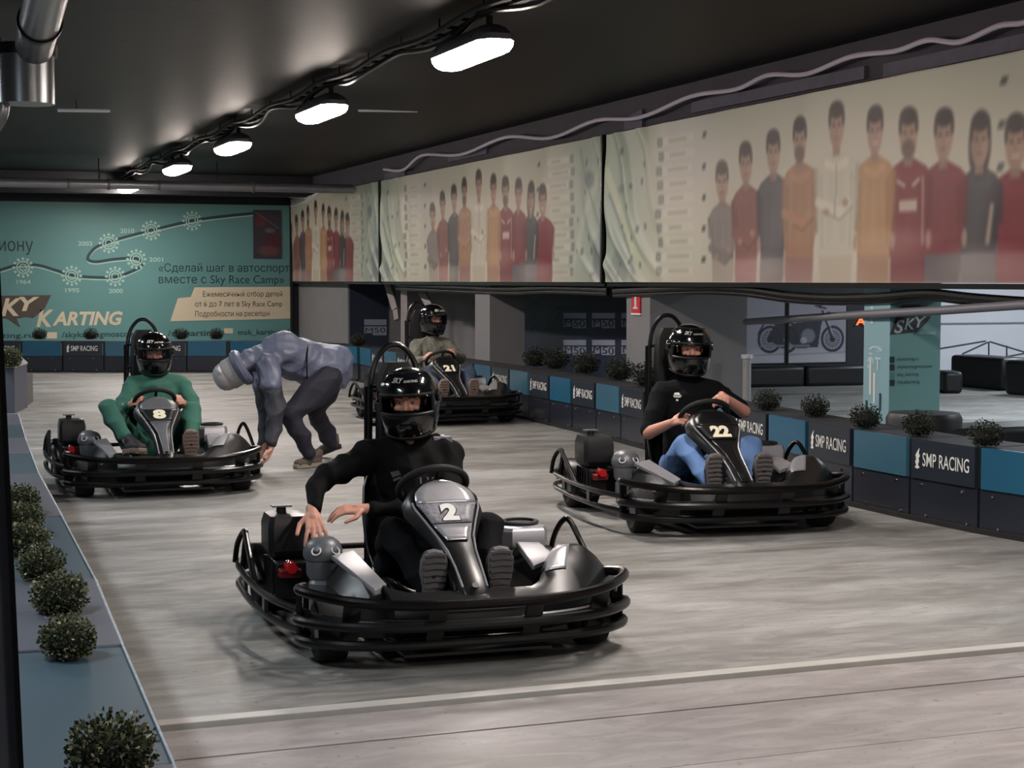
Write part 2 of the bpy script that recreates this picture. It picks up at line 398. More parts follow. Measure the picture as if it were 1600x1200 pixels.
def print_mesh(name, P, pos, m, parent=None):   # P.C grid -> mesh, pos(i,j)->xyz array
    ni, nj = P.X.shape
    co = pos.reshape(-1, 3); idx = np.arange(ni*nj).reshape(ni, nj)
    q = np.stack([idx[:-1,:-1], idx[1:,:-1], idx[1:,1:], idx[:-1,1:]], -1).reshape(-1, 4)
    me = bpy.data.meshes.new(name); me.vertices.add(len(co)); me.vertices.foreach_set('co', co.ravel())
    me.loops.add(q.size); me.loops.foreach_set('vertex_index', q.ravel())
    me.polygons.add(len(q)); me.polygons.foreach_set('loop_start', np.arange(0, q.size, 4)); me.polygons.foreach_set('loop_total', np.full(len(q), 4))
    me.update(calc_edges=True); me.validate()
    at_ = me.color_attributes.new('print', 'FLOAT_COLOR', 'POINT')
    c = P.C.reshape(-1, 3); l = np.where(c <= .04045, c/12.92, ((np.clip(c,0,1)+.055)/1.055)**2.4)
    at_.data.foreach_set('color', np.concatenate([l, np.ones((len(l),1))], 1).astype(np.float32).ravel())
    me.polygons.foreach_set('use_smooth', [True]*len(me.polygons)); me.materials.append(m)
    o = bpy.data.objects.new(name, me); sc.collection.objects.link(o); o.parent = parent; return o
def smooth_noise(X, Z, sx, sz, seed):
    rs = np.random.RandomState(seed); out = np.zeros(X.shape)
    for _ in range(7):
        a, b, c = rs.normal(0, sx), rs.normal(0, sz), rs.uniform(0, 6.28); out += np.sin(a*X+b*Z+c)
    return out/7
def team_print(S, Z):
    """S metres from the far end (0..9.25), Z metres above the lower edge (0..1.6)"""
    cream = (.80,.79,.70); P = Paint(S, Z, cream)
    green = (.58,.69,.62)
    P.blend((1.5-S)/1.1, green, .8); P.blend((S-7.4)/1.0, green, .85)
    P.blend((Z-1.15)/.5, (.66,.72,.63), .6); P.ell(2.1, 1.2, .7, .5, (.83,.80,.80), .7, 1); P.ell(5.0,.7,3,.9,(.84,.80,.72),.6,.8)
    P.blend(smooth_noise(S,Z,1.5,3,1)*.5+.1, (.60,.68,.62), .3)
    rs = np.random.RandomState(3)
    # map corners: light road sweeps and dark tokens
    P.line([(.05,1.2),(.35,.8),(.7,.35),(1.1,.05)], .13, (.80,.84,.66), .6); P.line([(.1,.95),(.5,.5),(.8,.1)], .05, (.42,.47,.46), .6)
    P.line([(8.0,.05),(8.4,.7),(8.9,1.2),(9.2,1.5)], .12, (.76,.80,.72), .5); P.line([(8.3,1.5),(8.8,.7),(9.2,.2)], .05, (.45,.52,.50), .5)
    P.ell(8.95,.25,.28,.3,(.40,.42,.45),.7,.3); P.ell(.35,.12,.25,.22,(.42,.48,.48),.55,.4); P.ell(8.6,1.15,.14,.1,(.35,.4,.42),.7,.5); P.ell(.45,1.0,.12,.05,(.4,.45,.45),.6,.5)
    for _ in range(26):
        x = rs.choice([rs.uniform(.1,1.15), rs.uniform(8.2,9.1)]); z = rs.uniform(.05,1.5); r = rs.uniform(.018,.035)
        P.rect(x-r, x+r, z-r*1.2, z+r*1.2, (.28,.33,.34), .7)
    # two name lists: token, pale strip, faint lettering
    for x0, dr in ((1.38, 1), (8.05, -1)):
        for i in range(10):
            z = 1.42-i*.145; xx = x0+.03*math.sin(i*2.1)
            P.rect(xx-.055, xx+.055, z-.045, z+.045, (.36,.40,.38), .8)
            P.rect(xx-.03, xx+.03, z-.025, z+.025, (.62,.64,.55), .8)
            a, b = (xx+.09, xx+.75) if dr > 0 else (xx-.75, xx-.09)
            P.rect(a, b, z-.04, z+.04, (.84,.83,.76), .8)
            n = rs.randint(5, 11)
            for k in range(n):
                c = (a+.12+k*.05) ; P.rect(c, c+.034, z-.014, z+.016, (.52,.52,.46), .65)
        for i in range(5):
            z = 1.42-i*.3; q = x0+1.02*dr-.04; P.poly([(q-.05,z-.03),(q+.03,z-.03),(q+.06,z+.03),(q-.02,z+.03)], (.27,.28,.27), .85)
    # ten people, shoulder to shoulder
    skin = (.68,.52,.44); hair = (.19,.15,.14)
    #      s    head-top  w     shirt            trousers        style
    ppl = [(2.75,1.13,.90,(.46,.42,.42),(.62,.55,.50),'fold'),(3.20,1.27,.88,(.55,.30,.27),(.66,.36,.38),'fold'),(3.70,1.34,.95,(.30,.27,.30),(.42,.40,.42),'down'),
           (4.18,1.41,1.0,(.68,.47,.33),(.60,.38,.36),'fold'),(4.77,1.48,1.08,(.80,.77,.69),(.76,.70,.60),'fold'),(5.35,1.39,1.0,(.74,.52,.31),(.66,.46,.34),'down'),
           (5.83,1.33,.98,(.50,.13,.16),(.46,.13,.16),'stripe'),(6.28,1.28,1.0,(.50,.12,.15),(.33,.30,.34),'down'),(6.73,1.21,.92,(.20,.19,.22),(.40,.39,.44),'long'),(7.16,1.16,1.05,(.52,.10,.15),(.56,.22,.26),'down')]
    for i in (0,9,1,8,2,7,3,6,5,4):
        s, ht, w, sh, tr, st = ppl[i]; fade = .72 if i == 0 else .92
        shl = ht-.42; hw = .285*w
        P.poly([(s-hw*.8,-.1),(s-hw*.85,.32),(s+hw*.85,.32),(s+hw*.8,-.1)], tr, fade)
        P.poly([(s-hw*.8,.22),(s-hw*1.02,.55),(s-hw*1.12,shl-.10),(s-hw*.8,shl-.02),(s-.05,shl+.05),(s+.05,shl+.05),(s+hw*.8,shl-.02),(s+hw*1.12,shl-.10),(s+hw*1.02,.55),(s+hw*.8,.22)], sh, fade)
        dk = tuple(x*.72 for x in sh)
        for q in (-1, 1):
            P.line([(s+q*hw*.70, .30),(s+q*hw*.76, shl-.16)], .035, dk, .28); P.line([(s+q*hw*1.0, .45),(s+q*hw*1.05, shl-.12)], .07, dk, .45)
            P.line([(s+q*hw*.2, shl-.12),(s+q*hw*.35, .36)], .09, dk, .10)
            P.line([(s+q*hw*.1, shl-.1),(s+q*hw*.5, shl-.06)], .07, tuple(min(1,x*1.2+.03) for x in sh), .35)
        if st == 'fold':
            P.line([(s-hw*.95,shl-.38),(s+.06,shl-.48),(s+hw*.6,shl-.40)], .085, tuple(min(1,x*1.07) for x in sh), .9)
            P.line([(s-hw*.7,shl-.46),(s+.05,shl-.54),(s+hw*.8,shl-.44)], .016, dk, .8); P.ell(s+hw*.45,shl-.4,.05,.035,skin,.9,.4)
            P.ell(s-hw*.5,shl-.47,.05,.03,skin,.9,.4)
        elif st in ('down','stripe'):
            for q in (-1,1): P.ell(s+q*hw*.98,.33,.035,.07,skin,.9,.4)
        if st == 'stripe':
            P.rect(s-.12,s+.12,shl-.36,shl-.27,(.82,.76,.70),.85,.01); P.line([(s-.14,shl-.12),(s-.05,shl-.16)], .03,(.85,.8,.76),.8); P.line([(s+.14,shl-.12),(s+.06,shl-.16)], .03,(.85,.8,.76),.8)
            P.line([(s+.19,shl-.1),(s+.2,.3)],.02,(.85,.8,.76),.8)
        if i == 4: P.line([(s,shl-.08),(s,shl-.34)],.014,(.45,.42,.40),.8); P.line([(s-.02,shl-.36),(s-.02,shl-.5)],.02,(.42,.4,.38),.6)
        if st == 'long':
            P.ell(s,ht-.22,.135,.25,hair,fade,.2)
            P.line([(s+.12,.3),(s+.17,.55)],.05,(.75,.66,.58),.8)
        P.rect(s-.055,s+.055,shl-.01,shl+.14,tuple(x*.9 for x in skin),fade,.02)
        P.ell(s,ht-.185,.112,.185,skin,fade,.15); P.ell(s+.05,ht-.2,.05,.13,tuple(x*1.12 for x in skin),.6,.8)
        P.ell(s,ht-.048,.110,.072,hair,fade,.3)
        for q in (-1,1): P.ell(s+q*.105,ht-.12,.02,.07,hair,fade*.9,.4); P.ell(s+q*.043,ht-.175,.02,.011,(.22,.16,.15),.9,.5); P.rect(s+q*.043-.026,s+q*.043+.026,ht-.152,ht-.143,(.3,.22,.2),.5,.01)
        P.line([(s,ht-.18),(s+.008,ht-.235)],.016,(.55,.40,.34),.6); P.rect(s-.036,s+.036,ht-.285,ht-.274,(.45,.25,.24),.8,.006)
        if i in (3,6): P.ell(s,ht-.30,.085,.075,(.33,.25,.22),.7,.4)
        if i == 9 or i == 5: P.rect(s-.04,s+.04,ht-.288,ht-.27,(.88,.84,.8),.8,.006)
    P.blend((.2-Z)/.25, (.78,.68,.62), .35)
    for a_,b_ in ((5.6,.3),(6.8,.15),(3.4,.12)): P.ell(a_,b_,.5,.12,(.85,.74,.68),.3,.9)
    P.C = P.C*.90+np.array((.70,.66,.60))*.10; P.C = P.C*.82+P.C.mean(-1, keepdims=True)*.18        # sun-bleached ink
    k_ = max(1, int(round(.013/(S[1,0]-S[0,0]))))
    for ax in (0, 1):
        if k_ < 1: continue
        acc = np.zeros_like(P.C)
        for q in range(-k_, k_+1): acc += np.roll(P.C, q, ax)
        P.C = acc/(2*k_+1)
    return P
M_banner = vcmat('banner_cloth', .42, bump=.35, bscale=2.5)
def banner(s0, s1, far, label, ds):
    ni = int((s1-s0)/ds)+1; nj = int(1.61/ds)+1
    S, Z = np.meshgrid(np.linspace(s0, s1, ni), np.linspace(0, 1.61, nj), indexing='ij')
    P = team_print(S, Z)
    e = empty('banner', (7.37, far, 1.53), 0, 1, label, 'banner', 'team banners over the right barrier')
    wv = .018*smooth_noise(S, Z, 3, 2, 5)+.012*smooth_noise(S, Z, 9, 7, 9)*np.clip(abs(S-4.6)/3-.2, 0, 1)
    fold = np.abs(np.sin((S+Z*.9)*5.2+1.2*np.sin(Z*3)))**6*.035*(np.clip(1.7-S,0,1)+np.clip(S-8.1,0,1))+.012*np.abs(np.sin(S*2.1-Z*.8))**8
    pos = np.stack([-wv-fold-.02, -S, Z], -1)
    print_mesh('printed_cloth', P, pos, M_banner, e)
    MB().tube([(0,-s0,1.61),(0,-s1,1.61)], .012, 6).build('top_cord', M_blackm, e)
    MB().box((-.01,-s1,-.045),(.05,-s0,-.005)).build('bottom_rail', M_tubeb, e, smooth=False)
    MB().box((-.06,-s1-.02,-.02),(.0,-s1+.02,1.62)).build('end_batten', M_tubeb, e, smooth=False)
    return e
banner(0, 9.22, 16.88+.0, 'largest team banner, nearest, cream print of ten standing people reaching the right edge', .0085)
banner(0, 8.98, 25.92, 'middle team banner of the three, between the two dark vertical battens', .013)
banner(2.75, 9.2, 35.15, 'smallest and farthest team banner, ending at the teal back wall', .016)
# ================================================================== BARRIERS
M_low = mat('barrier_lower', (.135, .15, .19), .32, var=.35, scale=2.5, bump=.1, bscale=10)
M_top = mat('barrier_top_dark', (.15, .155, .17), .6, var=.3, scale=5)
M_blue = mat('board_blue', (.13, .34, .45), .35, var=.18, scale=3)
M_blue2 = mat('board_slate', (.22, .38, .46), .35, var=.18, scale=3)
M_navy = mat('board_navy', (.13, .16, .20), .4, var=.15, scale=3)
M_seam = mat('seam', (.06, .07, .08), .6)
LOGO = [(0,.0),(.10,.12),(.02,.30),(.10,.42),(.04,.62),(.16,.80),(.32,1.0),(.27,.72),(.36,.60),(.26,.48),(.30,.30),(.22,.16),(.34,.02),(.2,-.05)]
def barrier(pts, label, first_blue=True, grp=None, rows=None):
    """pts: front-face line seen from the track, left to right in view"""
    e = empty('track_barrier', (0,0,0), 0, 1, label, 'barrier')
    P = [V((x,y,0)) for x,y in pts]
    cum = [0]
    for a, b in zip(P[:-1], P[1:]): cum.append(cum[-1]+(b-a).length)
    def pt(s):
        s = max(0, min(cum[-1], s))
        for i in range(len(P)-1):
            if s <= cum[i+1]+1e-9: return P[i].lerp(P[i+1], (s-cum[i])/(cum[i+1]-cum[i]))
    n = round(cum[-1]/.67); ML = cum[-1]/n; blts = MB()
    for k in range(n):
        a, b = pt(k*ML), pt((k+1)*ML); d = (b-a); L = d.length; d.normalize()
        M = frame(a, d, (0,0,1))                 # x along, y up, z towards the track
        g = .012
        MB().box((g,0,-.45),(L-g,.275,-.012)).build('lower_panel', M_low, e, smooth=False).data.transform(M)
        blue = (k % 2 == 0) == first_blue
        bm_ = (M_blue, M_blue2)[(k//2) % 2] if blue else M_navy
        o = MB().box((.028,.275,-.03),(L-.028,.528,.0)).build('board', bm_, e, smooth=False); o.data.transform(M)
        MB().box((-.02,.275,-.08),(.03,.52,-.025)).build('seam_strip', M_seam, e, smooth=False).data.transform(M)
        MB().box((.004,.49,-.46),(L-.004,.524,-.032)).build('top_panel', M_top, e, smooth=False).data.transform(M)
        if not blue and rows != 'none':
            hh = .088; bx = .07
            Ml = frame(a+d*bx+V((0,0,.345))+M.to_3x3() @ V((0,0,.003)), d, (0,0,1))
            text('lettering', 'SMP RACING', frame(a+d*(bx+.075)+V((0,0,.36))+M.to_3x3() @ V((0,0,.003)), d, (0,0,1)), .45, hh, M_white, o, off=.006)
            MB().prism([(x*.14, y*.13) for x,y in LOGO], .002, Ml).build('logo', M_white, o, smooth=False)
        for bx in (.12, .52):
            c = M @ V((bx, .235, -.008)); blts.ell(c, (.011,.011,.011), 6)
            c = M @ V((bx+.05, .04, -.008)); blts.ell(c, (.011,.011,.011), 6)
    MB().box((ML-.03,.0,-.45),(ML+.02,.52,-.03)).build('seam_strip', M_seam, e, smooth=False).data.transform(frame(pt((n-1)*ML), pt(n*ML)-pt((n-1)*ML), (0,0,1)))
    b = blts.build('bolt', M_chrome, e); b['kind'] = 'stuff'
    sk = MB()
    for k in range(n): 
        a, b_ = pt(k*ML), pt((k+1)*ML); M = frame(a, (b_-a), (0,0,1)); L=(b_-a).length
        sk.box((0,0,-.03),(L,.03,.02), M)
    sk.build('kerb_strip', M_rubber, e, smooth=False)
    return e, pt, cum[-1]
rb = [(6.62, 24.61), (6.615,19.0), (6.5,14.8), (6.2,10.9), (6.12,9.6), (6.2,8.5), (6.36,7.6), (6.6,5.2)]
cn = [(5.25,27.95), (5.9,27.3), (6.45,26.2), (6.62,24.72)]
bk = [(-.66,30.15), (5.24,28.0)]
barrier(bk, 'long low black barrier with blue boards across the far end before the teal wall', True)
barrier(cn, 'short curved barrier section behind the bending man where the far and right barriers meet', True)
eR, ptR, LR = barrier(rb, 'long right barrier of alternating blue boards and lettered black boards beside the track', True)
# left barrier seen from above
M_ltop = mat('left_top_blue', (.27, .33, .37), .35, var=.2, scale=2, bump=.1, bscale=6)
M_ltop2 = mat('left_top_grey', (.31, .325, .36), .45, var=.2, scale=2, bump=.1, bscale=6)
M_ltop3 = mat('left_top_teal', (.24, .31, .35), .4, var=.2, scale=2, bump=.1, bscale=6)
M_edge = mat('worn_edge', (.60, .62, .64), .6, var=.5, scale=25)
def left_bar(pts, label, wd=.95):
    e = empty('track_barrier', (0,0,0), 0, 1, label, 'barrier')
    k = 0
    for (a, b) in zip(pts[:-1], pts[1:]):
        A, B = V((*a,0)), V((*b,0)); L = (B-A).length; n = max(1, round(L/1.3))
        for i in range(n):
            p, q = A.lerp(B, i/n), A.lerp(B, (i+1)/n); d = (q-p).normalized(); M = frame(p, d, (0,0,1)); l = (q-p).length
            MB().box((.006,0,0), (l-.006,.5,wd)).build('lower_panel', M_low, e, smooth=False).data.transform(M @ Matrix.Translation((0,0,-wd)) if d.y < 0 else M @ Matrix.Translation((0,0,-wd)))
            MB().box((.004,.5,-wd-.01), (l-.004,.528+.004*(k%2),.008)).build('top_panel', (M_ltop, M_ltop2, M_ltop3, M_ltop2)[k % 4], e, smooth=True, bevel=.006).data.transform(M)
            k += 1
    pp = [V((*p, .531)) for p in pts]
    w_ = MB().tube([p+V((.0,0,0)) for p in pp], .0032, 5).build('worn_edge', M_edge, e)
    return e
left_bar([(.36,1.2),(.53,3.5),(.575,4.7),(.62,5.8),(.655,7.4),(.69,9.1),(.77,11.2),(.86,13.2)], 'bluish left barrier seen from above with round bushes along its top')
a = at(50, 622); 
# detached end block of the left barrier further back
e = empty('barrier_end', (0,0,0), 0, 1, 'grey end block of a barrier at the left edge with a bush on top', 'barrier')
c = [at(-40, 575, .53), at(22, 575, .53), at(42, 569, .53), at(30, 558, .53), at(-40, 556, .53)]
MB().prism([(p.x,p.y) for p in c], .53).build('body', mat('end_grey',(.30,.32,.37),.5,var=.1), e, smooth=False)
MB().prism([(p.x+ (0.0 if i in (0,4) else .01),p.y-.005) for i,p in enumerate(c)], .02, Matrix.Translation((0,0,.532))).build('top_panel', mat('end_top',(.62,.62,.62),.5), e, smooth=False)
g0, g1 = at(25, 645), at(52, 628)
MB().add([g0,g1,g1+V((0,0,.36)),g0+V((0,0,.36)),g0+V((.0,.35,0)),g1+V((.0,.35,0)),g1+V((.0,.35,.36)),g0+V((.0,.35,.36))],[(0,1,2,3),(4,5,6,7),(0,1,5,4),(1,2,6,5),(2,3,7,6),(3,0,4,7)]).build('side_block', mat('end_warm',(.36,.35,.35),.5), e, smooth=False)
# ================================================================== BUSHES
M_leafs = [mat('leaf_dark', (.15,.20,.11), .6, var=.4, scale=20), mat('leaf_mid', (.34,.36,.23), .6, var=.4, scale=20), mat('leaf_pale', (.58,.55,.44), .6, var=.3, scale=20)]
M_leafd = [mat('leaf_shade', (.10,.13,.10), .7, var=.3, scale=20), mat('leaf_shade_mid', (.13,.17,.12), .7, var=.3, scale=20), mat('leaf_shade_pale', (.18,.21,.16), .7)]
def bush_mesh(seed, n, mats):
    rn = random.Random(seed); m = MB()
    for i in range(n):
        d = V((rn.gauss(0,1), rn.gauss(0,1), rn.gauss(.25,.8))).normalized()
        rr_ = rn.uniform(.55, 1.02)*(1+.14*noise.noise(d*2.3+V((seed*3.1,0,0))))
        p = V((d.x*.135, d.y*.135, .09+max(-.08, d.z*.115)))*1; p = V((p.x*rr_, p.y*rr_, max(.008, .02+(p.z-.02)*rr_)))
        t = d.cross(V((rn.gauss(0,1),rn.gauss(0,1),rn.gauss(0,1)))).normalized(); l = rn.uniform(.011,.023); w_ = l*.42
        nd = (d*.6+V((rn.gauss(0,.5),rn.gauss(0,.5),rn.gauss(.2,.5)))).normalized(); s_ = nd.cross(t).normalized()
        m.add([p, p+nd*l*.5+s_*w_, p+nd*l, p+nd*l*.5-s_*w_], [(0,1,2,3)], rn.choices((0,1,2),(5,4,2 if rr_ > .85 else .4))[0])
    return m
_bm = {}
def bush(pos, s, label, group, dark=False, seed=0):
    e = empty('round_bush', pos, rz=seed*1.3, s=s, label=label, cat='bush', group=group)
    key = (dark, seed % 3)
    if key not in _bm:
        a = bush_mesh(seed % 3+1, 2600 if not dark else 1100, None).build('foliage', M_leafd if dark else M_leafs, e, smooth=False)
        b = MB().ell((0,0,.07), (.10,.10,.075), 12).build('core', mat('bush_core',(.07,.08,.05),.9), e)
        c = MB().cyl((0,0,0), (0,0,.08), .02, 8).build('stem', mat('stem',(.2,.15,.1),.8), e)
        _bm[key] = (a, b, c)
    else:
        for o in _bm[key]: link_copy(o, e)
    return e
G = 'round bushes along the left barrier'
nm = ['nearest, cut by the bottom edge','second from the bottom edge','third from the bottom edge','fourth from the bottom edge','fifth, small, partly behind the fourth','sixth, small, near the dark post','seventh, smallest, almost hidden by the dark post']
for i, (x, y, s) in enumerate(((174,1218,.66),(106,1026,.56),(93,957,.62),(64,905,.58),(42,866,.6),(36,832,.6),(33,800,.6))):
    bush(at(x, y, .532), s, 'round green bush on the left barrier, '+nm[i], G, seed=i)
bush(at(14, 573, .55), 1.1, 'pale green bush on the end block at the left edge', 'bushes in the back', seed=1)
G = 'round dark bushes on the right barrier'
nm = ['nearest to the right edge','second, in front of the teal pillar','at the left foot of the teal pillar','right of the driver of kart 22','nearest the driver of kart 22']
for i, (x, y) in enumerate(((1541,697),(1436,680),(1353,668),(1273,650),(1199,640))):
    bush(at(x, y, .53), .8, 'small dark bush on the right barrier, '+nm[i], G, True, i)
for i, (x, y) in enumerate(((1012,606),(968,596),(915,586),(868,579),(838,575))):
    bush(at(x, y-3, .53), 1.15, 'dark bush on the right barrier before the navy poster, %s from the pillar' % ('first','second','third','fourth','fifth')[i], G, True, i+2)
G = 'small dark bushes on the far barrier'
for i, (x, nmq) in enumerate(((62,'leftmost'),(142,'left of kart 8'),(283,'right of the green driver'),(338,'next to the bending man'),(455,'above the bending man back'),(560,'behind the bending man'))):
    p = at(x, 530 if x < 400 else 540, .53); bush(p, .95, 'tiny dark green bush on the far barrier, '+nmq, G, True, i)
# ================================================================== WALL GRAPHICS
M_teal = mat('teal_banner', (.36, .55, .55), .55, var=.1, scale=.7)
M_teald = mat('teal_dark', (.20, .33, .34), .6)
M_tprint = mat('print_dark_teal', (.10, .24, .27), .6)
M_tpale = mat('print_pale_teal', (.62, .76, .72), .6)
M_pcream = mat('print_cream', (.80, .76, .66), .6)
M_pbrown = mat('print_brown', (.30, .26, .24), .6)
YB = 32.40
def wv(x, y, dy=0): return atv(x, y, YB-dy)
e = empty('wall_banner', (0,0,0), 0, 1, 'huge teal wall banner at the far end with track line, logo and lettering', 'banner')
A = wv(-140, 560); B = wv(454, 560); top = 3.02
MB().box((A.x, YB, A.z-.2), (B.x, YB+.03, top)).build('cloth', M_teal, e, smooth=False)
def wtxt(s, x0, x1, yb, h, m, off=.01, shear=0, dy=.006, nm_='lettering'):
    a = wv(x0, yb, dy); b = wv(x1, yb, dy); k = YB/ray(x0,yb).y/F
    return text(nm_, s, frame(a, (1,0,0), (0,0,1)), b.x-a.x, h*k, m, e, off if s.isascii() else 0.0, shear)
wtxt('мпиону', -34, 52, 398, 22, M_tprint, .03)
wtxt('«Сделай шаг в автоспорт', 248, 452, 428, 17, M_tprint, .015)
wtxt('вместе с Sky Race Camp»', 248, 444, 447, 17, M_tprint, .015)
k = [wv(*p, .008) for p in ((266,502),(278,466),(298,464),(304,449),(454,448),(454,498))]
MB().add(k+[p+V((0,.005,0)) for p in k], [(0,1,2,3,4,5)]).build('text_panel', M_pcream, e, smooth=False)
wtxt('Ежемесячный отбор детей', 317, 441, 466, 11, M_pbrown, .025, 0, .012)
wtxt('от 6 до 7 лет в Sky Race Camp', 305, 441, 482, 11, M_pbrown, .025, 0, .012)
wtxt('Подробности на ресепшн', 305, 421, 497, 11, M_pbrown, .0, 0, .012)
wtxt('K', 57, 84, 511, 27, M_pcream, .03, .25); wtxt('ARTING', 82, 192, 509, 22, M_pcream, .035, .25)
wtxt('skykarting.ru', -46, 53, 531, 10, M_tprint, .01); wtxt('/skykartingmoscow', 97, 212, 530, 12, M_tprint, .01)
wtxt('/skykarting', 262, 338, 528, 12, M_tprint, .01); wtxt('msk_karting_sky', 372, 462, 526, 11, M_tprint, .01)
for x0, x1, y0, y1 in ((73,89,519,529),(350,364,513,521)):
    MB().add([wv(x0,y0,.006),wv(x1,y0,.006),wv(x1,y1,.006),wv(x0,y1,.006)],[(0,1,2,3)]).build('icon', M_pcream, e, smooth=False)
# shield logo: dark bolt-edged badge behind pale letters
k = [wv(*p, .006) for p in ((-60,463),(80,461),(70,482),(52,497),(40,495),(26,498),(32,512),(12,498),(-5,496),(-60,500))]
MB().add(k, [tuple(range(len(k)))]).build('badge', M_pbrown, e, smooth=False)
for s, x0, x1, yb, h in (('S',-40,2,494,28),('K',2,34,494,28),('Y',30,62,486,22)): wtxt(s, x0, x1, yb, h, M_pcream, .03, .25, .012)
# winding track line with round stops
def ribbon(pts, wpx, m, dy, name='track_line'):
    c = cr([wv(*p, dy) for p in pts], 10); m_ = MB(); vs = []; fs = []
    for i, p in enumerate(c):
        t = (c[min(i+1,len(c)-1)]-c[max(i-1,0)]).normalized(); n = V((-t.z, 0, t.x)); vs += [p+n*wpx, p-n*wpx]
        if i: fs.append((2*i-2, 2*i-1, 2*i+1, 2*i))
    return m_.add(vs, fs).build(name, m, e, smooth=False)
ln = [(-20,426),(0,422),(20,416),(38,413),(62,415),(86,422),(112,430),(140,433),(178,433),(206,424),(222,414),(212,404),(180,405),(150,409),(137,404),(148,388),(170,378),(205,368),(236,360),(300,345),(350,338),(400,333)]
ribbon([(x, y+3) for x,y in ln], .016, M_tpale, .005, 'track_line_edge'); ribbon(ln, .028, M_tprint, .008)
for i, (x, y) in enumerate(((36,418),(112,431),(180,432),(213,405),(170,380),(236,360),(300,345))):
    c = wv(x, y, .012); m_ = MB()
    for r0, r1, n, th in ((.10,.125,20,0),(.055,.075,16,0)):
        vs = []; fs = []
        for q in range(n):
            a = 2*math.pi*q/n; vs += [c+V((r0*math.cos(a),0,r0*math.sin(a))), c+V((r1*math.cos(a),0,r1*math.sin(a)))]
            fs.append((2*q, 2*q+1, (2*q+3)%(2*n), (2*q+2)%(2*n)))
        m_.add(vs, fs)
    for q in range(12):
        a = 2*math.pi*q/12; d_ = V((math.cos(a),0,math.sin(a))); n_ = V((-d_.z,0,d_.x))*.022
        m_.add([c+d_*.14+n_, c+d_*.14-n_, c+d_*.19-n_, c+d_*.19+n_], [(0,1,2,3)])
    m_.build('track_stop', M_tpale, e, smooth=False)
    if i < 3: wtxt(('1964','1995','2000')[i], x-10, x+12, y+26, 7, M_tpale, .02)
    elif i < 6: wtxt(('2001','2003','2010')[i-3], (x+20 if i == 3 else x-48), (x+42 if i == 3 else x-26), y+4, 7, M_tpale, .02)
# dark helmeted picture at the right side of the banner
X, Z = np.meshgrid(np.linspace(0,.56,70), np.linspace(0,.95,110), indexing='ij'); P = Paint(X, Z, (.22,.20,.24))
P.ell(.15,.75,.1,.12,(.40,.18,.22),.9,.5); P.ell(.4,.3,.16,.2,(.33,.12,.16),.8,.6); P.ell(.33,.55,.1,.05,(.5,.45,.46),.6,.6); P.ell(.3,.15,.2,.1,(.45,.30,.28),.6,.6); P.line([(.05,.9),(.5,.6)],.03,(.5,.5,.5),.4)
a = wv(396, 404, .02); print_mesh('picture', P, np.stack([a.x+X, np.full(X.shape, a.y), a.z+Z], -1), vcmat('picture_print'), e)
# dark strip of wall above + edge profile
tag(box_obj('edge_profile', (B.x, YB-.03, .5), (B.x+.05, YB+.05, 3.1), M_blackm), 'dark upright edge strip at the right end of the teal wall banner', 'trim')
# -- navy posters with stacked pale logos on the right wall
M_navyp = mat('navy_poster', (.13,.17,.25), .5, var=.25, scale=2)
M_logo = mat('logo_grey', (.55,.58,.66), .6); M_logod = mat('logo_dark', (.15,.18,.26), .6)
def poster(u, x0, x1, z0, z1, lab, logos, streak=True):
    v0, v1 = atu(x0, 500, u).y, atu(x1, 500, u).y
    e = empty('wall_poster', (u, v1, 0), 0, 1, lab, 'poster')
    MB().box((-.03, 0, z0), (0, v0-v1, z1)).build('sheet', M_navyp, e, smooth=False)
    def P_(x, y, d=.035): p = atu(x, y, u-d); return V((-d, p.y-v1, p.z))
    for (x, y, ww, hh) in logos:
        q = [P_(x,y), P_(x+ww,y), P_(x+ww,y+hh*.36), P_(x,y+hh*.36)]
        MB().add(q, [(0,1,2,3)]).build('logo_bar', M_logo, e, smooth=False)
        q = [P_(x,y+hh*.45), P_(x+ww,y+hh*.45), P_(x+ww,y+hh), P_(x+ww*.45,y+hh), P_(x+ww*.4,y+hh*.88), P_(x,y+hh*.92)]
        lb = MB().add(q, [tuple(range(6))]).build('logo_block', M_logo, e, smooth=False)
        a = P_(x+ww*.06, y+hh*.84, .04); b = P_(x+ww*.94, y+hh*.84, .04)
        text('lettering', 'M50', frame(a, (0,-1,0), (0,0,1)), abs(b.y-a.y), .095, M_logod, lb, off=.0)
    if streak:
        rs = random.Random(4); m_ = MB()
        for _ in range(26):
            x, y = rs.gauss(848, 22), rs.gauss(497, 13); l = rs.uniform(3, 10); p, q = P_(x,y,.034), P_(x+l,y-l*.8,.034)
            m_.add([p, q, q+V((0,0,.018)), p+V((0,0,.018))], [(0,1,2,3)])
        m_.build('streak_print', mat('streak',(.28,.42,.52),.6), e, smooth=False)
    return e
poster(8.6, 806, 985, .1, 2.9, 'navy poster with rows of pale stacked logos left of the red sign pillar',
       [(x,y,36,24) for x in (880,925,971) for y in (489,531)])
vp = 28.62; a, b = atv(547, 560, vp), atv(607, 560, vp)
e = empty('wall_poster', (a.x, vp, 0), 0, 1, 'dim navy poster with one pale logo between the grey wall and the white posts', 'poster')
MB().box((0, -.0, .1), (b.x-a.x, .03, 2.6)).build('sheet', M_navyp, e, smooth=False)
def fq(x, y, d=.006): p = atv(x, y, vp-d); return V((p.x-a.x, -d, p.z))
MB().add([fq(569,499), fq(604,499), fq(604,508), fq(569,508)], [(0,1,2,3)]).build('logo_bar', M_logo, e, smooth=False)
lb = MB().add([fq(569,510), fq(604,510), fq(604,524), fq(583,524), fq(581,520), fq(569,521)], [tuple(range(6))]).build('logo_block', M_logo, e, smooth=False)
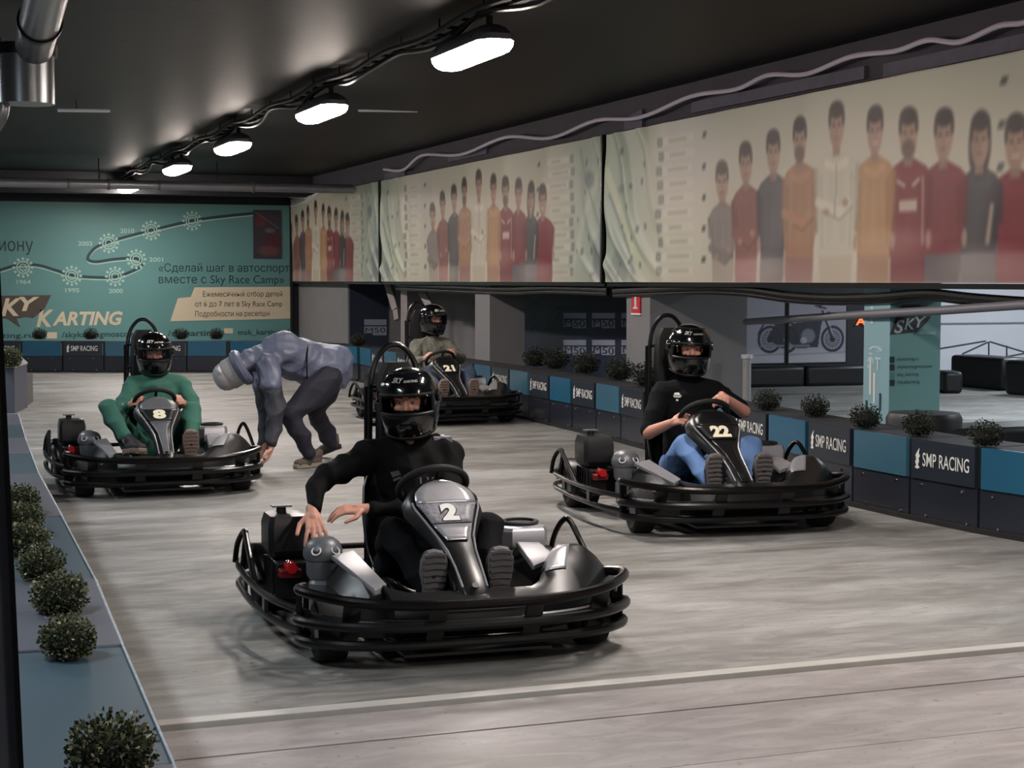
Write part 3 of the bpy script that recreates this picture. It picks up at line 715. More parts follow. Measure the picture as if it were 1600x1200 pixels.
text('lettering', 'M50', frame(fq(571,520,.01), (1,0,0), (0,0,1)), fq(602,520).x-fq(571,520).x, .09, M_logod, lb, off=.0)
# white posts and braces
M_post = mat('post_white', (.62,.60,.60), .7, var=.15, scale=5)
e = empty('support_frame', (0,0,0), 0, 1, 'pale upright post with two slanted braces below the middle banner', 'post')
def bar(a, b, w_, name, d=.1):
    MB().tube([a, b], w_, 4).build(name, M_post, e, smooth=False)
bar(atu(634,436,7.75)+V((0,0,.5)), V((atu(634,545,7.75).x, atu(634,545,7.75).y, 0)), .085, 'post')
bar(atu(650,440,7.75), atu(664,480,7.75)+V((0,-.3,0)), .075, 'brace'); bar(atu(603,432,7.75), atu(619,485,7.75), .075, 'brace')
bar(atu(619,485,7.75), atu(621,500,7.75), .06, 'post')
# red sign on the pillar
e = empty('red_sign', (0,0,0), 0, 1, 'small red upright sign with a white stroke on the grey pillar', 'sign')
a, b = atu(988,489,7.44), atu(1001,456,7.44)
MB().box((7.43, b.y, a.z), (7.45, a.y, b.z)).build('plate', mat('sign_red',(.78,.10,.20),.5), e, smooth=False)
MB().box((7.425, (a.y+b.y)/2-.02, a.z+.06), (7.43, (a.y+b.y)/2+.02, b.z-.02)).build('white_stroke', M_white, e, smooth=False)
MB().box((7.425, (a.y+b.y)/2-.055, a.z+.045), (7.43, (a.y+b.y)/2+.055, a.z+.065)).build('white_stroke', M_white, e, smooth=False)
MB().box((7.428, b.y-.01, a.z-.02), (7.451, a.y+.01, a.z)).build('white_edge', M_white, e, smooth=False)
# -- teal pillar
M_tp = mat('pillar_teal', (.47,.66,.66), .5, var=.08, scale=2); M_tps = mat('pillar_sky', (.55,.70,.74), .5)
e = empty('teal_pillar', (7.45, 11.42, 0), 0, 1, 'square teal printed pillar with pale and dark logo letters behind the right barrier', 'pillar')
MB().box((0,0,0),(.47,.38,3.5)).build('shaft', M_tp, e, smooth=False)
MB().box((-.006,.002,.05),(0,.38,3.3)).build('side_sheet', M_tps, e, smooth=False)
O = V((7.45,11.42,0))
def pf(x, y, d=.004): p = atv(x, y, 11.42-d); return p-O
k = [pf(*p) for p in ((1390,523),(1401,493),(1455,494),(1450,502),(1439,513),(1428,524),(1431,519),(1412,521))]
MB().add(k, [tuple(range(len(k)))]).build('badge', mat('badge_grey',(.24,.26,.28),.6), e, smooth=False)
for s, x0, x1, yb in (('S',1397,1413,521),('K',1413,1430,515),('Y',1429,1448,512)):
    a, b = pf(x0,yb,.008), pf(x1,yb,.008); text('lettering', s, frame(a,(1,0,0),(0,0,1)), b.x-a.x, .11 if s=='S' else .09, mat('logo_pale',(.72,.76,.76),.6), e, off=.02, shear=.25)
MB().add([pf(1435,523),pf(1462,523),pf(1462,518),pf(1437,518)],[(0,1,2,3)]).build('pale_bar', M_tpale, e, smooth=False)
k=[pf(*p) for p in ((1400,486),(1410,477),(1436,476),(1447,481),(1440,486),(1424,482))]
MB().add(k,[tuple(range(6))]).build('badge', MATS['badge_grey'], e, smooth=False)
for i, s in enumerate(('skykarting.ru','skykartingmoscow','sky_karting','/skykarting')):
    y = 565+i*12; a = pf(1402,y,.006); text('lettering', s, frame(a,(1,0,0),(0,0,1)), (.20,.33,.2,.21)[i], .035, M_tprint, e, off=0)
    a = pf(1390,y+2); MB().box((a.x,-.006,a.z),(a.x+.045,-.002,a.z+.05)).build('icon', M_tprint if i != 2 else M_teal, e, smooth=False)
def ps(yy, zz): return V((-.009, yy, zz))
for (yy, zz, w_, h_, dk) in ((.26,.62,.03,.3,0),(.20,.55,.03,.25,0),(.31,.45,.03,.12,1),(.24,.42,.03,.1,1),(.33,.3,.035,.14,1),(.28,.34,.03,.1,0),(.21,.28,.035,.14,1),(.15,.34,.03,.14,1),(.16,.2,.03,.12,0),(.11,.5,.03,.14,1),(.10,.2,.03,.14,1)):
    MB().add([ps(yy,zz),ps(yy+w_,zz),ps(yy+w_,zz+h_),ps(yy,zz+h_)],[(0,1,2,3)]).build('chequer', M_tprint if dk else M_white, e, smooth=False)
for s, yy, zz, h_ in (('Э',.30,.93,.09),('ЭТ',.32,.82,.11),('1',.28,1.2,.14)):
    text('lettering', s, frame(V((-.01,yy,zz)),(0,-1,0),(0,0,1)), .2 if len(s)>1 or s=='Э' else .04, h_, mat('lt_print',(.72,.82,.86),.6), e, off=.03)
# -- motorcycle posters on the far wall
def moto(P, x, z, s, dk):
    lt = (.72,.72,.76)
    for cx, r in ((x, .21), (x+.80*s, .20)):
        P.ell(cx, z, r*s+.0, r*s, dk, 1, .08); P.ell(cx, z, r*.80*s, r*.80*s, lt, .8, .1); P.ell(cx, z, r*.68*s, r*.68*s, (.33,.33,.38), .9, .15)
        for q in range(9):
            a = q*math.pi/9; P.line([(cx-.14*s*math.cos(a), z-.14*s*math.sin(a)), (cx+.14*s*math.cos(a), z+.14*s*math.sin(a))], .012, lt, .7)
        P.ell(cx, z, .05*s, .05*s, dk, 1, .2)
    P.poly([(x-.05*s,z+.02),(x+.1*s,z+.24*s),(x+.28*s,z+.26*s),(x+.5*s,z+.38*s),(x+.64*s,z+.36*s),(x+.6*s,z+.2*s),(x+.55*s,z-.12*s),(x+.2*s,z-.14*s)], dk, .92)
    P.ell(x+.38*s, z+.05*s, .12*s, .11*s, (.55,.55,.6), .8, .3); P.ell(x+.3*s, z-.02*s,.06*s,.05*s,(.75,.75,.8),.7,.3); P.line([(x+.4*s,z-.1*s),(x-.15*s,z-.1*s)], .035, (.5,.5,.55), .9)
    P.line([(x+.8*s,z),(x+.62*s,z+.42*s)], .035, dk, 1); P.line([(x+.83*s,z+.02),(x+.66*s,z+.42*s)], .015, lt, .8)
    P.line([(x+.5*s,z+.5*s),(x+.68*s,z+.46*s)], .025, dk, 1); P.ell(x+.73*s,z+.36*s,.05*s,.05*s,dk,1,.3); P.ell(x+.58*s,z+.5*s,.03,.04,dk,1,.3)
    P.line([(x-.2*s,z+.08*s),(x-.1*s,z+.25*s),(x+.1*s,z+.24*s)], .03, dk, .9); P.line([(x-.25,z-.24*s),(x+1.1*s,z-.2*s)], .03, (.5,.5,.54), .5)
def motoposter(x0, x1, ya, yb, mx, lab, s=1.0):
    a, b = atv(x0, yb, 22.40), atv(x1, ya, 22.40); W_, H_ = b.x-a.x, b.z-a.z
    X, Z = np.meshgrid(np.linspace(0,W_,int(W_*90)), np.linspace(0,H_,int(H_*90)), indexing='ij'); P = Paint(X, Z, (.62,.61,.66))
    P.ell(W_*.5,0,W_*.7,.2,(.74,.73,.76),.8,.6); moto(P, mx, .36, s, (.17,.17,.22))
    e = empty('motorcycle_poster', (a.x, a.y, a.z), 0, 1, lab, 'poster')
    print_mesh('print', P, np.stack([X, np.full(X.shape, -.004), Z], -1), vcmat('picture_print'), e)
    MB().box((-.03,0,-.03),(W_+.03,.03,H_+.03)).build('frame', M_blackm, e, smooth=False)
motoposter(1232, 1322, 468, 567, -.05, 'white poster of a black motorcycle on the dark far wall, the right one', 1.02)
motoposter(1164, 1226, 462, 568, .42, 'grey poster with a motorcycle wheel on the dark far wall, the left one', 1.0)
a = atv(1337, 508, 22.38)
e = empty('neon_sign', (a.x, a.y, a.z), 0, 1, 'small glowing orange letters on the dark far wall left of the teal pillar', 'sign')
text('lettering', 'ALL', frame(V((0,0,0)),(1,0,0),(0,0,1)), .42, .12, mat('orange_glow',(.9,.3,.1),.5,emit=(1,.22,.06),estr=1.2), e, off=.03)
# low barriers of the second track
M_foam = mat('foam_black', (.10,.105,.12), .45, var=.3, scale=4)
def lowb(name, xa, xb, yb_, h, dpt, lab, skew=0):
    a, b = at(xa, yb_), at(xb, yb_+skew); d = (b-a).normalized(); M = frame(a, d, (0,0,1)); L = (b-a).length
    o = MB(); e = empty(name, (0,0,0), 0, 1, lab, 'barrier')
    n = max(1, round(L/1.1))
    for i in range(n): MB().box((L*i/n+.01,0,-dpt),(L*(i+1)/n-.01,h,0)).build('block', M_foam, e, bevel=.05).data.transform(M)
    return e
lowb('foam_barrier', 1160, 1356, 606, .3, .35, 'long low dark foam barrier under the motorcycle posters', -4)
lowb('foam_barrier', 1474, 1506, 615, .30, .5, 'low dark foam barrier right behind the teal pillar')
lowb('foam_barrier', 1483, 1566, 603, .46, .5, 'tall dark foam block right of the teal pillar', 8)
lowb('foam_barrier', 1568, 1680, 616, .47, .9, 'dark foam block cut by the right edge of the picture', 8)
e = empty('metal_trestle', (0,0,0), 0, 1, 'thin metal pole frame standing behind the dark foam blocks', 'frame')
M_tr = mat('thin_metal',(.35,.35,.38),.4,metal=.5)
m_ = MB()
for a, b in (((1504,553),(1543,535)),((1545,556),(1545,534)),((1547,534),(1600,550)),((1573,555),(1573,540)),((1468,545),(1540,533)),((1575,557),(1640,545))):
    m_.cyl(atv(*a,21.6), atv(*b,21.6), .014, 6)
for x in (1504,1573): p = atv(x,553,21.6); m_.cyl(p, V((p.x,p.y,0)), .014, 6)
m_.build('pole', M_tr, e)
for zz in (.75, 1.15): pass
e = tag(MB().box((15.4,22.47,.86),(21.8,22.5,.875)).box((15.4,22.47,1.22),(21.8,22.5,1.235)).build('wall_rail', mat('rail_grey',(.55,.55,.60),.6), smooth=False), 'thin grey lines of panel joints on the white far wall', 'rail')
# rounded dark blocks behind the right barrier
for x, y, lab in ((1470,660,'rounded dark rubber block behind the right barrier at the foot of the teal pillar'),):
    a = at(x, y, .56); b_ = MB().lathe([(.0,0),(.26,0),(.27,.03),(.27,.56),(.25,.6),(0,.61)], 24).build('rubber_block', M_foam, None); b_.location = (a.x+.1, a.y+.35, 0); tag(b_, lab, 'block')
a = at(1600, 668, .5); b_ = MB().box((0,0,0),(1.6,.5,.5)).build('foam_block', M_foam, None, bevel=.04); b_.location = (a.x-.62, a.y+.05, 0); tag(b_, 'flat dark block behind the right barrier at the right edge', 'block')
# upright pipe beside the pillar and the sloping pipe under the big banner
p = atv(1165, 520, 15.9)
pq = atv(1167, 557, 15.6)
e = empty('floor_pipe', (pq.x, 15.6, 0), 0, 1, 'grey upright pipe beside the shaded grey pillar', 'pipe')
MB().cyl((0,0,0),(0,0,pq.z),.045,14).build('tube', mat('pipe_grey',(.62,.62,.62),.5), e); MB().cyl((0,0,pq.z-.02),(0,0,pq.z+.02),.06,14).build('cap', M_wallw, e)
e = empty('sloping_pipe', (0,0,0), 0, 1, 'grey pipe sloping up to the right below the largest banner across the teal pillar', 'pipe')
MB().tube([atu(1165,503,8.3), atu(1353,491,7.40), atu(1470,485,7.38), atu(1660,472,7.36), atu(2300,440,7.36)], .034, 12).build('tube', mat('pipe_grey2',(.50,.50,.53),.45,metal=.2), e)
e = empty('cable_bundle', (0,0,0), 0, 1, 'thick black cable bundle sagging below the rail of the largest banner', 'cable')
for q, (r_, o_) in enumerate(((.032,0),(.024,7),(.02,-4))):
    MB().tube(cr([atu(x,y+o_,7.41+.02*q) for x,y in ((960,455),(1030,452),(1100,450),(1165,453),(1230,462),(1300,466),(1380,464),(1450,459),(1520,466),(1600,472),(1680,476))],5), r_, 8).build('cable', M_tubeb, e)
e = empty('cable_bundle', (0,0,0), 0, 1, 'thin black cables below the rail of the middle banner', 'cable')
for q, o_ in enumerate((0,6)): MB().tube(cr([atu(x,y+o_,7.42+.03*q) for x,y in ((620,445),(700,449),(790,452),(860,450),(950,453))],5), .025, 8).build('cable', M_tubeb, e)
e = empty('roof_cable', (0,0,0), 0, 1, 'dark duct run hidden behind the lower edge of the banners', 'duct')
MB().box((7.8,7,1.30),(8.3,15.5,1.42)).build('duct', M_beam, e, smooth=False); e.location=(0,0,.28)
# near dark post at the left edge
a = at(-30, 1200, .0); 
t0 = atd(-4, 330, 2.6); t1 = atd(38, 1215, 2.6)
def jamb(name, xo, w_, dist, dep, m):
    q = [atd(-4+xo, 330, dist), atd(38+xo, 1215, dist), atd(38+xo-w_, 1215, dist), atd(-4+xo-w_, 330, dist)]
    bk_ = [_C+(p-_C)*(1+dep/dist) for p in q]
    struct(MB().add(q+bk_, [(0,1,2,3),(4,5,6,7),(0,1,5,4),(1,2,6,5),(2,3,7,6),(3,0,4,7)]).build(name, m, smooth=False))
jamb('trim_2', -9, 400, 2.6, .08, mat('jamb',(.45,.46,.50),.5,var=.2))
jamb('trim_3', 0, 9, 2.59, .1, M_blackm)
# ================================================================== KARTS
def mir(pts): return pts + [(-x, y, *r) for x, y, *r in reversed(pts) if x > 1e-6]
def make_kart(num, label, pos, head, s, plate_col, num_col, fair_mat, numw):
    """local frame: +Y forward, +X driver's right, Z up"""
    K = empty('go_kart', pos, -R(head), s, label, 'go-kart', None)
    # --- chassis
    m = MB()
    for x in (-.32, .32): m.tube(cr([(x,-.75,.09),(x,-.3,.08),(x*1.05,.3,.08),(x*.9,.8,.10)],5), .016, 8)
    for y in (-.72,-.35,.1,.45,.78): m.cyl((-.34,y,.085),(.34,y,.085), .014, 8)
    m.build('chassis_tube', M_tubeb, K)
    MB().box((-.31,-.3,.05),(.31,.86,.062)).build('floor_tray', M_black, K, smooth=False)
    m = MB(); m.cyl((-.62,-.55,.14),(.62,-.55,.14), .02, 10); m.build('rear_axle', M_chrome, K)
    m = MB(); m.cyl((-.5,.60,.13),(.5,.60,.13), .014, 8); m.build('steering_rod', M_chrome, K)
    # --- wheels
    for x, y, r, w_ in ((.56,.60,.130,.13),(-.56,.60,.130,.13),(.60,-.55,.142,.20),(-.60,-.55,.142,.20)):
        M = Matrix.Translation((x,y,r)) @ Matrix.Rotation(R(90), 4, 'Y')
        h = w_/2; t_ = MB().lathe([(r*.5,-h*.8),(r*.8,-h),(r*.95,-h*.9),(r,-h*.6),(r,h*.6),(r*.95,h*.9),(r*.8,h),(r*.5,h*.8),(r*.5,-h*.8)], 28, M).build('wheel', M_rubber, K)
        MB().lathe([(.02,-h*.75),(r*.48,-h*.8),(r*.5,-h*.5),(r*.42,0),(r*.5,h*.5),(r*.48,h*.8),(.02,h*.75)], 20, M).build('rim', M_silver2, t_)
    # --- front bumper: three wrapped tubes with returned ends
    half = [(.0,1.00),(.30,.98),(.51,.90),(.645,.77),(.695,.66)]
    fbm = MB().tube(cr([(x*.93, y-.05-.03*(1-abs(x)), .195) for x, y in [(.69,.66),(.645,.77),(.51,.90),(.30,.98),(0,1.0),(-.30,.98),(-.51,.90),(-.645,.77),(-.69,.66)]],5), .018, 8).build('front_bumper', M_black, K)
    for x in (-.52,-.2,.2,.52):
        fb = MB()
        yy = 1.02-.30*(abs(x)/.7)**3
        fb.add([V((x+a_*.035, yy-.02+b_-(.10 if c_ == 0 else 0), .10+.175*c_)) for c_ in (0,1) for b_ in (-.012,.006) for a_ in (-1,1)],[(0,1,3,2),(4,5,7,6),(0,1,5,4),(2,3,7,6),(0,2,6,4),(1,3,7,5)])
        fb.build('bracket', M_black, fbm, smooth=False)
    fb = fbm
    for z, r, out in ((.28,.021,0),(.19,.021,.012),(.11,.021,.0)):
        sy = {.28:0,.19:-.035,.11:-.10}[z]
        c = [(x*(1+out), y+sy*(1-(abs(x)/.72)**2), z+(.035*(abs(x)/.72)**3 if z > .25 else 0)) for x, y in mir(half)]
        order = [p for p in c if p[0] >= 0][::-1]+[(-p[0],p[1],p[2]) for p in [p for p in c if p[0] > 0]]
        # order runs from +x end over the centre to -x end
        order = [( .655,.56,order[0][2]-.01)]+order+[(-.655,.56,order[-1][2]-.01)]
        MB().tube(cr(order, 7), r, 10).build('bumper_tube', M_tubeb if z < .25 else M_tube, fb)
    for sx in (1,-1):
        for (x,y) in ((.69,.64),(.65,.57)): MB().cyl((sx*x,y,.11),(sx*x,y,.305), .013, 8).build('bumper_post', M_tube, fb)
    # --- side and rear bumper: two tubes
    rb_ = MB()
    for x,y in ((.76,.2),): rb_.box((x-.008,y-.03,.12),(x+.008,y+.03,.215))
    rb_ = rb_.build('rear_bumper', M_black, K, smooth=False)
    for x,y in ((.765,-.35),(-.76,.2),(-.765,-.35)): MB().box((x-.008,y-.03,.12),(x+.008,y+.03,.215)).build('bracket', M_black, rb_, smooth=False)
    for x in (-.35,.35): MB().box((x-.03,-.955,.12),(x+.03,-.94,.215)).build('bracket', M_black, rb_, smooth=False)
    hs = [(.66,.66),(.745,.35),(.775,0),(.775,-.35),(.755,-.62),(.66,-.83),(.4,-.94),(0,-.96)]
    for z in (.215,.13):
        pts = [(x,y,z) for x,y in hs]+[(-x,y,z) for x,y in hs[-2::-1]]
        MB().tube(cr(pts, 6), .0155, 10).build('bumper_tube', M_tube, rb_)
    # --- wheel guards
    g = MB().tube(cr([(.765,-.68,.21),(.755,-.66,.30),(.735,-.60,.365),(.735,-.52,.365),(.75,-.47,.30),(.76,-.46,.21)],6), .0135, 10)
    g.tube([(.735,-.54,.37),(.765,-.05,.21)], .0135, 10); g.build('wheel_guard_tube', M_tube, K)
    g = MB().tube(cr([(-.67,-.26,.18),(-.675,-.20,.33),(-.695,-.13,.42),(-.715,-.08,.425),(-.745,0,.33),(-.765,.12,.21)],6), .0135, 10)
    g.build('wheel_guard_tube', M_tube, K)
    for sx in (1,-1):
        a = []
        for q in range(0, 11):
            t_ = math.pi*(q/10*.92+.04); a.append([V((sx*x,-.55+math.cos(t_)*rr_,.15+math.sin(t_)*rr_)) for x, rr_ in ((.48,.165),(.70,.17),(.725,.155),(.725,.13),(.70,.155),(.48,.15))])
        MB().loft(a).build('wheel_cover', M_black, K, ang=40)
    # --- bodywork: front cowl with wheel bulges, side pods
    secs = []
    for x in [-.70+i/26*1.05 for i in range(27)]:
        ax = abs(x); f_ = max(0, min(1, (ax-.25)/.22)); f_ = f_*f_*(3-2*f_); o_ = max(0, (ax-.54)/.16)
        yf = .965-.16*(ax/.5)**3 if ax < .5 else .805-(ax-.5)*.95
        zt = .292+(.125 if x < 0 else .04)*f_-.16*o_**1.6; yt = .78-.26*f_; yb = .72-.33*f_
        yk = yf-.05
        secs.append([V((x,yf-.13,.12)), V((x,yf-.03,.21)), V((x,yk,.26 if ax < .3 else .26-.02*o_)), V((x,(yk+yt)/2,(.262+zt)/2+.015*f_)), V((x,yt+.02,zt-.004)), V((x,yt-.02,zt)), V((x,yb,zt-.05-.02*f_)), V((x,yb-.01,.10))])
    cw = MB().loft(secs).build('front_cowl', M_black, K, ang=28)
    def pod(sx, y0, y1, h0, h1, wx=1.0):
        ss = []
        for q in range(9):
            t_ = q/8; y = y0+(y1-y0)*t_; h = h0+(h1-h0)*t_; k_ = .02*math.sin(math.pi*t_)
            ss.append([V((sx*(.335+(x-.335)*wx), y, z)) for x, z in ((.655,.11),(.70,.17),(.685,.235),(.60,h-.055+k_),(.52,h-.012+k_),(.40,h+k_*.4),(.345,h-.07),(.335,.10))])
        return MB().loft(ss).build('side_pod', M_black, K, ang=25)
    pod(1, .13, .70, .350, .285, .42); pod(-1, -.38, .50, .375, .33)
    def panel(p, up=.006, mm=M_silver, nm_='side_panel'):
        p = [V(q) for q in p]; n = (p[1]-p[0]).cross(p[2]-p[0]).normalized(); n = n if n.z > 0 else -n
        c = sum(p, V((0,0,0)))/len(p)
        MB().loft([[q-n*.012 for q in p],[q+n*up for q in p],[c+(q-c)*.93+n*(up+.004) for q in p]]).build(nm_, mm, K, ang=20)
    panel([(.46,.15,.350),(.36,.13,.366),(.33,.64,.305),(.39,.70,.290)])            # driver's right
    panel([(-.375,.16,.372),(-.49,.14,.362),(-.46,.46,.350),(-.345,.50,.322)])        # driver's left
    MB().tube([(.36,.60,.13),(.56,.60,.13)], .03, 12).build('stub_axle', M_silver2, K)
    def draped(c4, mm, nm_='side_panel', n=7):
        vs = []; fs = []
        for i in range(n+1):
            for j in range(n+1):
                u_, v_ = i/n, j/n; p = (V(c4[0])*(1-u_)+V(c4[1])*u_)*(1-v_)+(V(c4[3])*(1-u_)+V(c4[2])*u_)*v_
                ok, loc, nr, _i = cw.ray_cast((p.x, p.y, 1.0), (0,0,-1)); vs.append(loc+V((0,-.002,.006)) if ok else V((p.x,p.y,.3)))
        for i in range(n):
            for j in range(n): a = i*(n+1)+j; fs.append((a, a+1, a+n+2, a+n+1))
        return MB().add(vs, fs).build(nm_, mm, K, sol=.004)
    draped([(-.335,.70,0),(-.365,.555,0),(-.50,.53,0),(-.43,.69,0)], M_silver)
    # --- centre fairing with number plate
    st_ = [(.835,.265,.040,.02),(.81,.300,.055,.05),(.74,.350,.058,.07),(.62,.415,.062,.08),(.50,.470,.085,.09),(.42,.525,.120,.10),(.345,.580,.158,.10),(.29,.622,.155,.10),(.245,.655,.125,.09),(.215,.672,.07,.07)]
    ss = []
    for y, z, hw, dp in st_:
        n = V((0,.62,.78)); b_ = V((0,y,z)); q = []
        for x, o in ((-1.12,-1.2),(-1.0,-.25),(-.78,.06),(0,.12),(.78,.06),(1.0,-.25),(1.12,-1.2)): q.append(b_+V((x*hw,0,0))+n*o*dp*.5)
        ss.append(q)
    fr = MB().loft(ss).build('centre_fairing', M_black, K, ang=50, sol=0)
    def fp(y, fx, up=.010):        # point on the fairing face: y along, fx -1..1 across
        for a, b in zip(st_[:-1], st_[1:]):
            if a[0] >= y >= b[0]:
                t_ = (a[0]-y)/(a[0]-b[0]); z = a[1]+(b[1]-a[1])*t_; hw = a[2]+(b[2]-a[2])*t_; dp = a[3]+(b[3]-a[3])*t_
                return V((fx*hw, y, z))+V((0,.62,.78))*(dp*.5*(.12-.09*fx*fx)+up)
        return V((fx*.05, y, .3))
    def strip(ys, ws, nm_, mm, up=.008, sol=.004, par=fr, nx=6):
        vs = []; fs = []
        for i, (y, w_) in enumerate(zip(ys, ws)):
            for j in range(nx+1): vs.append(fp(y, w_*(2*j/nx-1), up))
            if i:
                for j in range(nx): b_ = (i-1)*(nx+1)+j; fs.append((b_, b_+1, b_+nx+2, b_+nx+1))
        return MB().add(vs, fs).build(nm_, mm, par, sol=sol)
    strip(*(([.81,.70,.58,.50,.445], [.42,.46,.5,.62,.72]) if fair_mat != M_silver else ([.535,.50,.47,.445], [.60,.68,.74,.78])), 'grey_stripe', fair_mat)
    strip([.342,.325,.305,.29,.27,.25,.235,.225], [.83,.84,.83,.80,.74,.62,.42,.2], 'grey_dome', fair_mat, .012)
    pl = strip([.442,.42,.40,.38,.36,.345], [.80,.80,.80,.80,.82,.84], 'number_plate', plate_col, .012)
    def nwarp(p):                 # p.x across (towards picture right = driver's left), p.y up
        y = .435-(p.y)*.085; return fp(y, 0, .018)+V((-p.x,0,0))
    ax_ = V((-1,0,0))
    text('number', num, None, numw, 1.0, num_col, pl, off=.06, warp=lambda p: nwarp(V((p.x-numw/2, p.y, 0))))
    text('number_back', num, None, numw*1.12, 1.0, M_blackm, pl, off=.10, warp=lambda p: nwarp(V((p.x-numw*.56, p.y*1.04-.02, 0)))-V((0,.62,.78))*.0025)
    for fx in (-.93, .93):
        MB().tube([fp(y, fx, .002) for y in (.80,.7,.6,.5,.43,.36,.33)], .005, 6).build('edge_bead', M_silver, fr)
    b0 = fp(.80, 0, .004); bm_ = MB().tube([b0, b0+V((0,.62,.78))*.008], .014, 14).build('bolt', M_chrome, fr)
    # --- steering
    wc = V((0,.12,.640)); wn = V((0,-.62,.78)).normalized()
    u_ = V((1,0,0)); v_ = wn.cross(u_)
    ring = [wc+u_*math.cos(a)*.150+v_*math.sin(a)*.150 for a in [2*math.pi*i/40 for i in range(40)]]
    sw = MB().tube(ring, .0165, 10, closed=True).build('steering_wheel', M_rubber, K)
    for a in (0, 120, 240):
        d_ = u_*math.cos(R(a+90))+v_*math.sin(R(a+90)); MB().tube([wc-wn*.02+d_*.02, wc+d_*.145], .011, 6).build('spoke', M_tubeb, sw)
    MB().tube([wc-wn*.03, wc+wn*.012], .042, 16).build('hub', M_black, sw)
    MB().tube([wc-wn*.03, V((0,.55,.14))], .012, 8).build('steering_column', M_tubeb, K)
    # --- seat
    sp = [(.06,.15,.16,.05),(-.08,.115,.18,.08),(-.24,.105,.195,.11),(-.38,.15,.20,.13),(-.46,.27,.205,.12),(-.50,.42,.205,.10),(-.53,.56,.185,.06),(-.545,.66,.14,.03)]
    ss = []
    for i, (y,z,hw,wg) in enumerate(sp):
        a = sp[max(i-1,0)]; b = sp[min(i+1,len(sp)-1)]; t_ = V((0,b[0]-a[0],b[1]-a[1])).normalized(); n = V((0,-t_.z,t_.y)); n = n if (n.y+n.z) > 0 else -n
        ss.append([V((x*hw,y,z))+n*wg*abs(x)**2.6*1.3 for x in [q/6-1 for q in range(13)]])
    MB().loft(ss, closed=False, cap=False).build('seat', M_black, K, ang=60, sol=.018)
    # --- roll hoop with head pad
    hp = [(.150,-.50,.12),(.145,-.55,.5),(.130,-.575,.85),(.122,-.59,1.05),(.095,-.60,1.16),(.045,-.60,1.225),(0,-.60,1.24)]
    rh = MB().tube(cr(hp+[(-x,y,z) for x,y,z in hp[-2::-1]],5), .0145, 10).build('roll_hoop', M_tubeb, K)
    for z in (.62,.86,1.04): MB().cyl((-.13,-.575,z),(.13,-.575,z), .010, 8).build('rung', M_tubeb, rh)
    for sx in (1,-1): MB().cyl((sx*.165,-.52,.12),(sx*.142,-.60,1.04), .009, 8).build('hoop_brace', M_tube, rh)
    ss = [[V((x*w_,-.56+o,z)) for x,o in ((-1,0),(-.8,.035),(0,.045),(.8,.035),(1,0),(.8,-.012),(-.8,-.012))] for z, w_ in ((.70,.07),(.74,.105),(.95,.105),(1.10,.095),(1.16,.06))]
    MB().loft(ss).build('head_pad', M_blackm, K, ang=50)
    # --- engine side (driver's right)
    e1 = MB().loft([[V((.585+x*q,-.31+y*q*1.25,z)) for x,y in ((-.09,-.10),(.07,-.10),(.09,-.08),(.09,.08),(.07,.10),(-.09,.10),(-.10,.06),(-.10,-.06))] for z,q in ((.30,.9),(.33,1.05),(.44,1.05),(.485,.92),(.49,.6))]).build('air_box', M_black, K, ang=30)
    b = MB().cyl((.60,-.33,.48),(.60,-.33,.52),.022,12).build('filler_cap', M_blackm, e1)
    MB().box((.555,-.36,.515),(.645,-.30,.522)).build('latch', M_silver2, e1, smooth=False)
    e2 = MB().box((.47,-.42,.12),(.66,-.14,.29)).build('engine_block', mat('engine_dark',(.12,.11,.12),.45,metal=.6,var=.3), K, bevel=.012)
    for q in range(5): MB().box((.465,-.40+q*.055,.14),(.672,-.385+q*.055,.285)).build('cooling_fin', MATS['engine_dark'], e2, smooth=False)
    rc = MB().tube([(.60,-.13,.275),(.60,-.045,.275)], .024, 14).build('red_cylinder', M_red, K)
    for y in (-.11,-.06): MB().ell((.610,y,.296),(.010,.010,.009),10).build('bolt', M_chrome, rc)
    MB().box((.55,-.14,.225),(.65,-.08,.265)).build('red_bracket', mat('deep_red',(.42,.05,.07),.4), K, bevel=.008)
    dm = MB().lathe([(.0,.23),(.060,.23),(.072,.25),(.074,.315),(.080,.318),(.088,.335),(.087,.36),(.075,.39),(.05,.412),(.02,.42),(0,.421)], 28, Matrix.Translation((.475,.02,.005))).build('recoil_cover', M_silver2, K, ang=30)
    for a in (60, 120):
        c = V((.475,.02,.368))+V((math.cos(R(a))*.083*(1 if a == 60 else 1),math.sin(R(a))*.083,0)); nn = V((math.cos(R(a))*.8,math.sin(R(a))*.8,.6)).normalized(); t1 = nn.cross(V((0,0,1))).normalized(); t2 = nn.cross(t1)
        MB().tube([c+(t1*math.cos(q)+t2*math.sin(q))*.020+nn*.003 for q in [2*math.pi*i/16 for i in range(16)]], .0035, 5, closed=True).build('ring_mark', M_white, dm)
        MB().tube([c-nn*.004, c+nn*.002], .015, 12).build('ring_hole', M_blackm, dm)
    MB().lathe([(.0,.10),(.06,.10),(.066,.16),(.066,.22),(.055,.235),(0,.236)], 20, Matrix.Translation((.475,.03,0))).build('engine_case', M_silver2, K)
    MB().tube(cr([(.5,-.4,.3),(.6,-.5,.36),(.5,-.62,.32),(.3,-.66,.25)],6), .022, 10).build('exhaust_pipe', M_tube, K)
    # --- tank side (driver's left)
    ft = MB().loft([[V((-.445+x*q*.9,-.02+y*q*.9,z)) for x,y in ((-.12,-.13),(.09,-.13),(.12,-.09),(.12,.12),(.08,.15),(-.09,.15),(-.12,.10))] for z,q in ((.22,.9),(.30,1.0),(.415,1.0),(.432,.93),(.436,.8))]).build('fuel_tank', M_silver, K, ang=30)
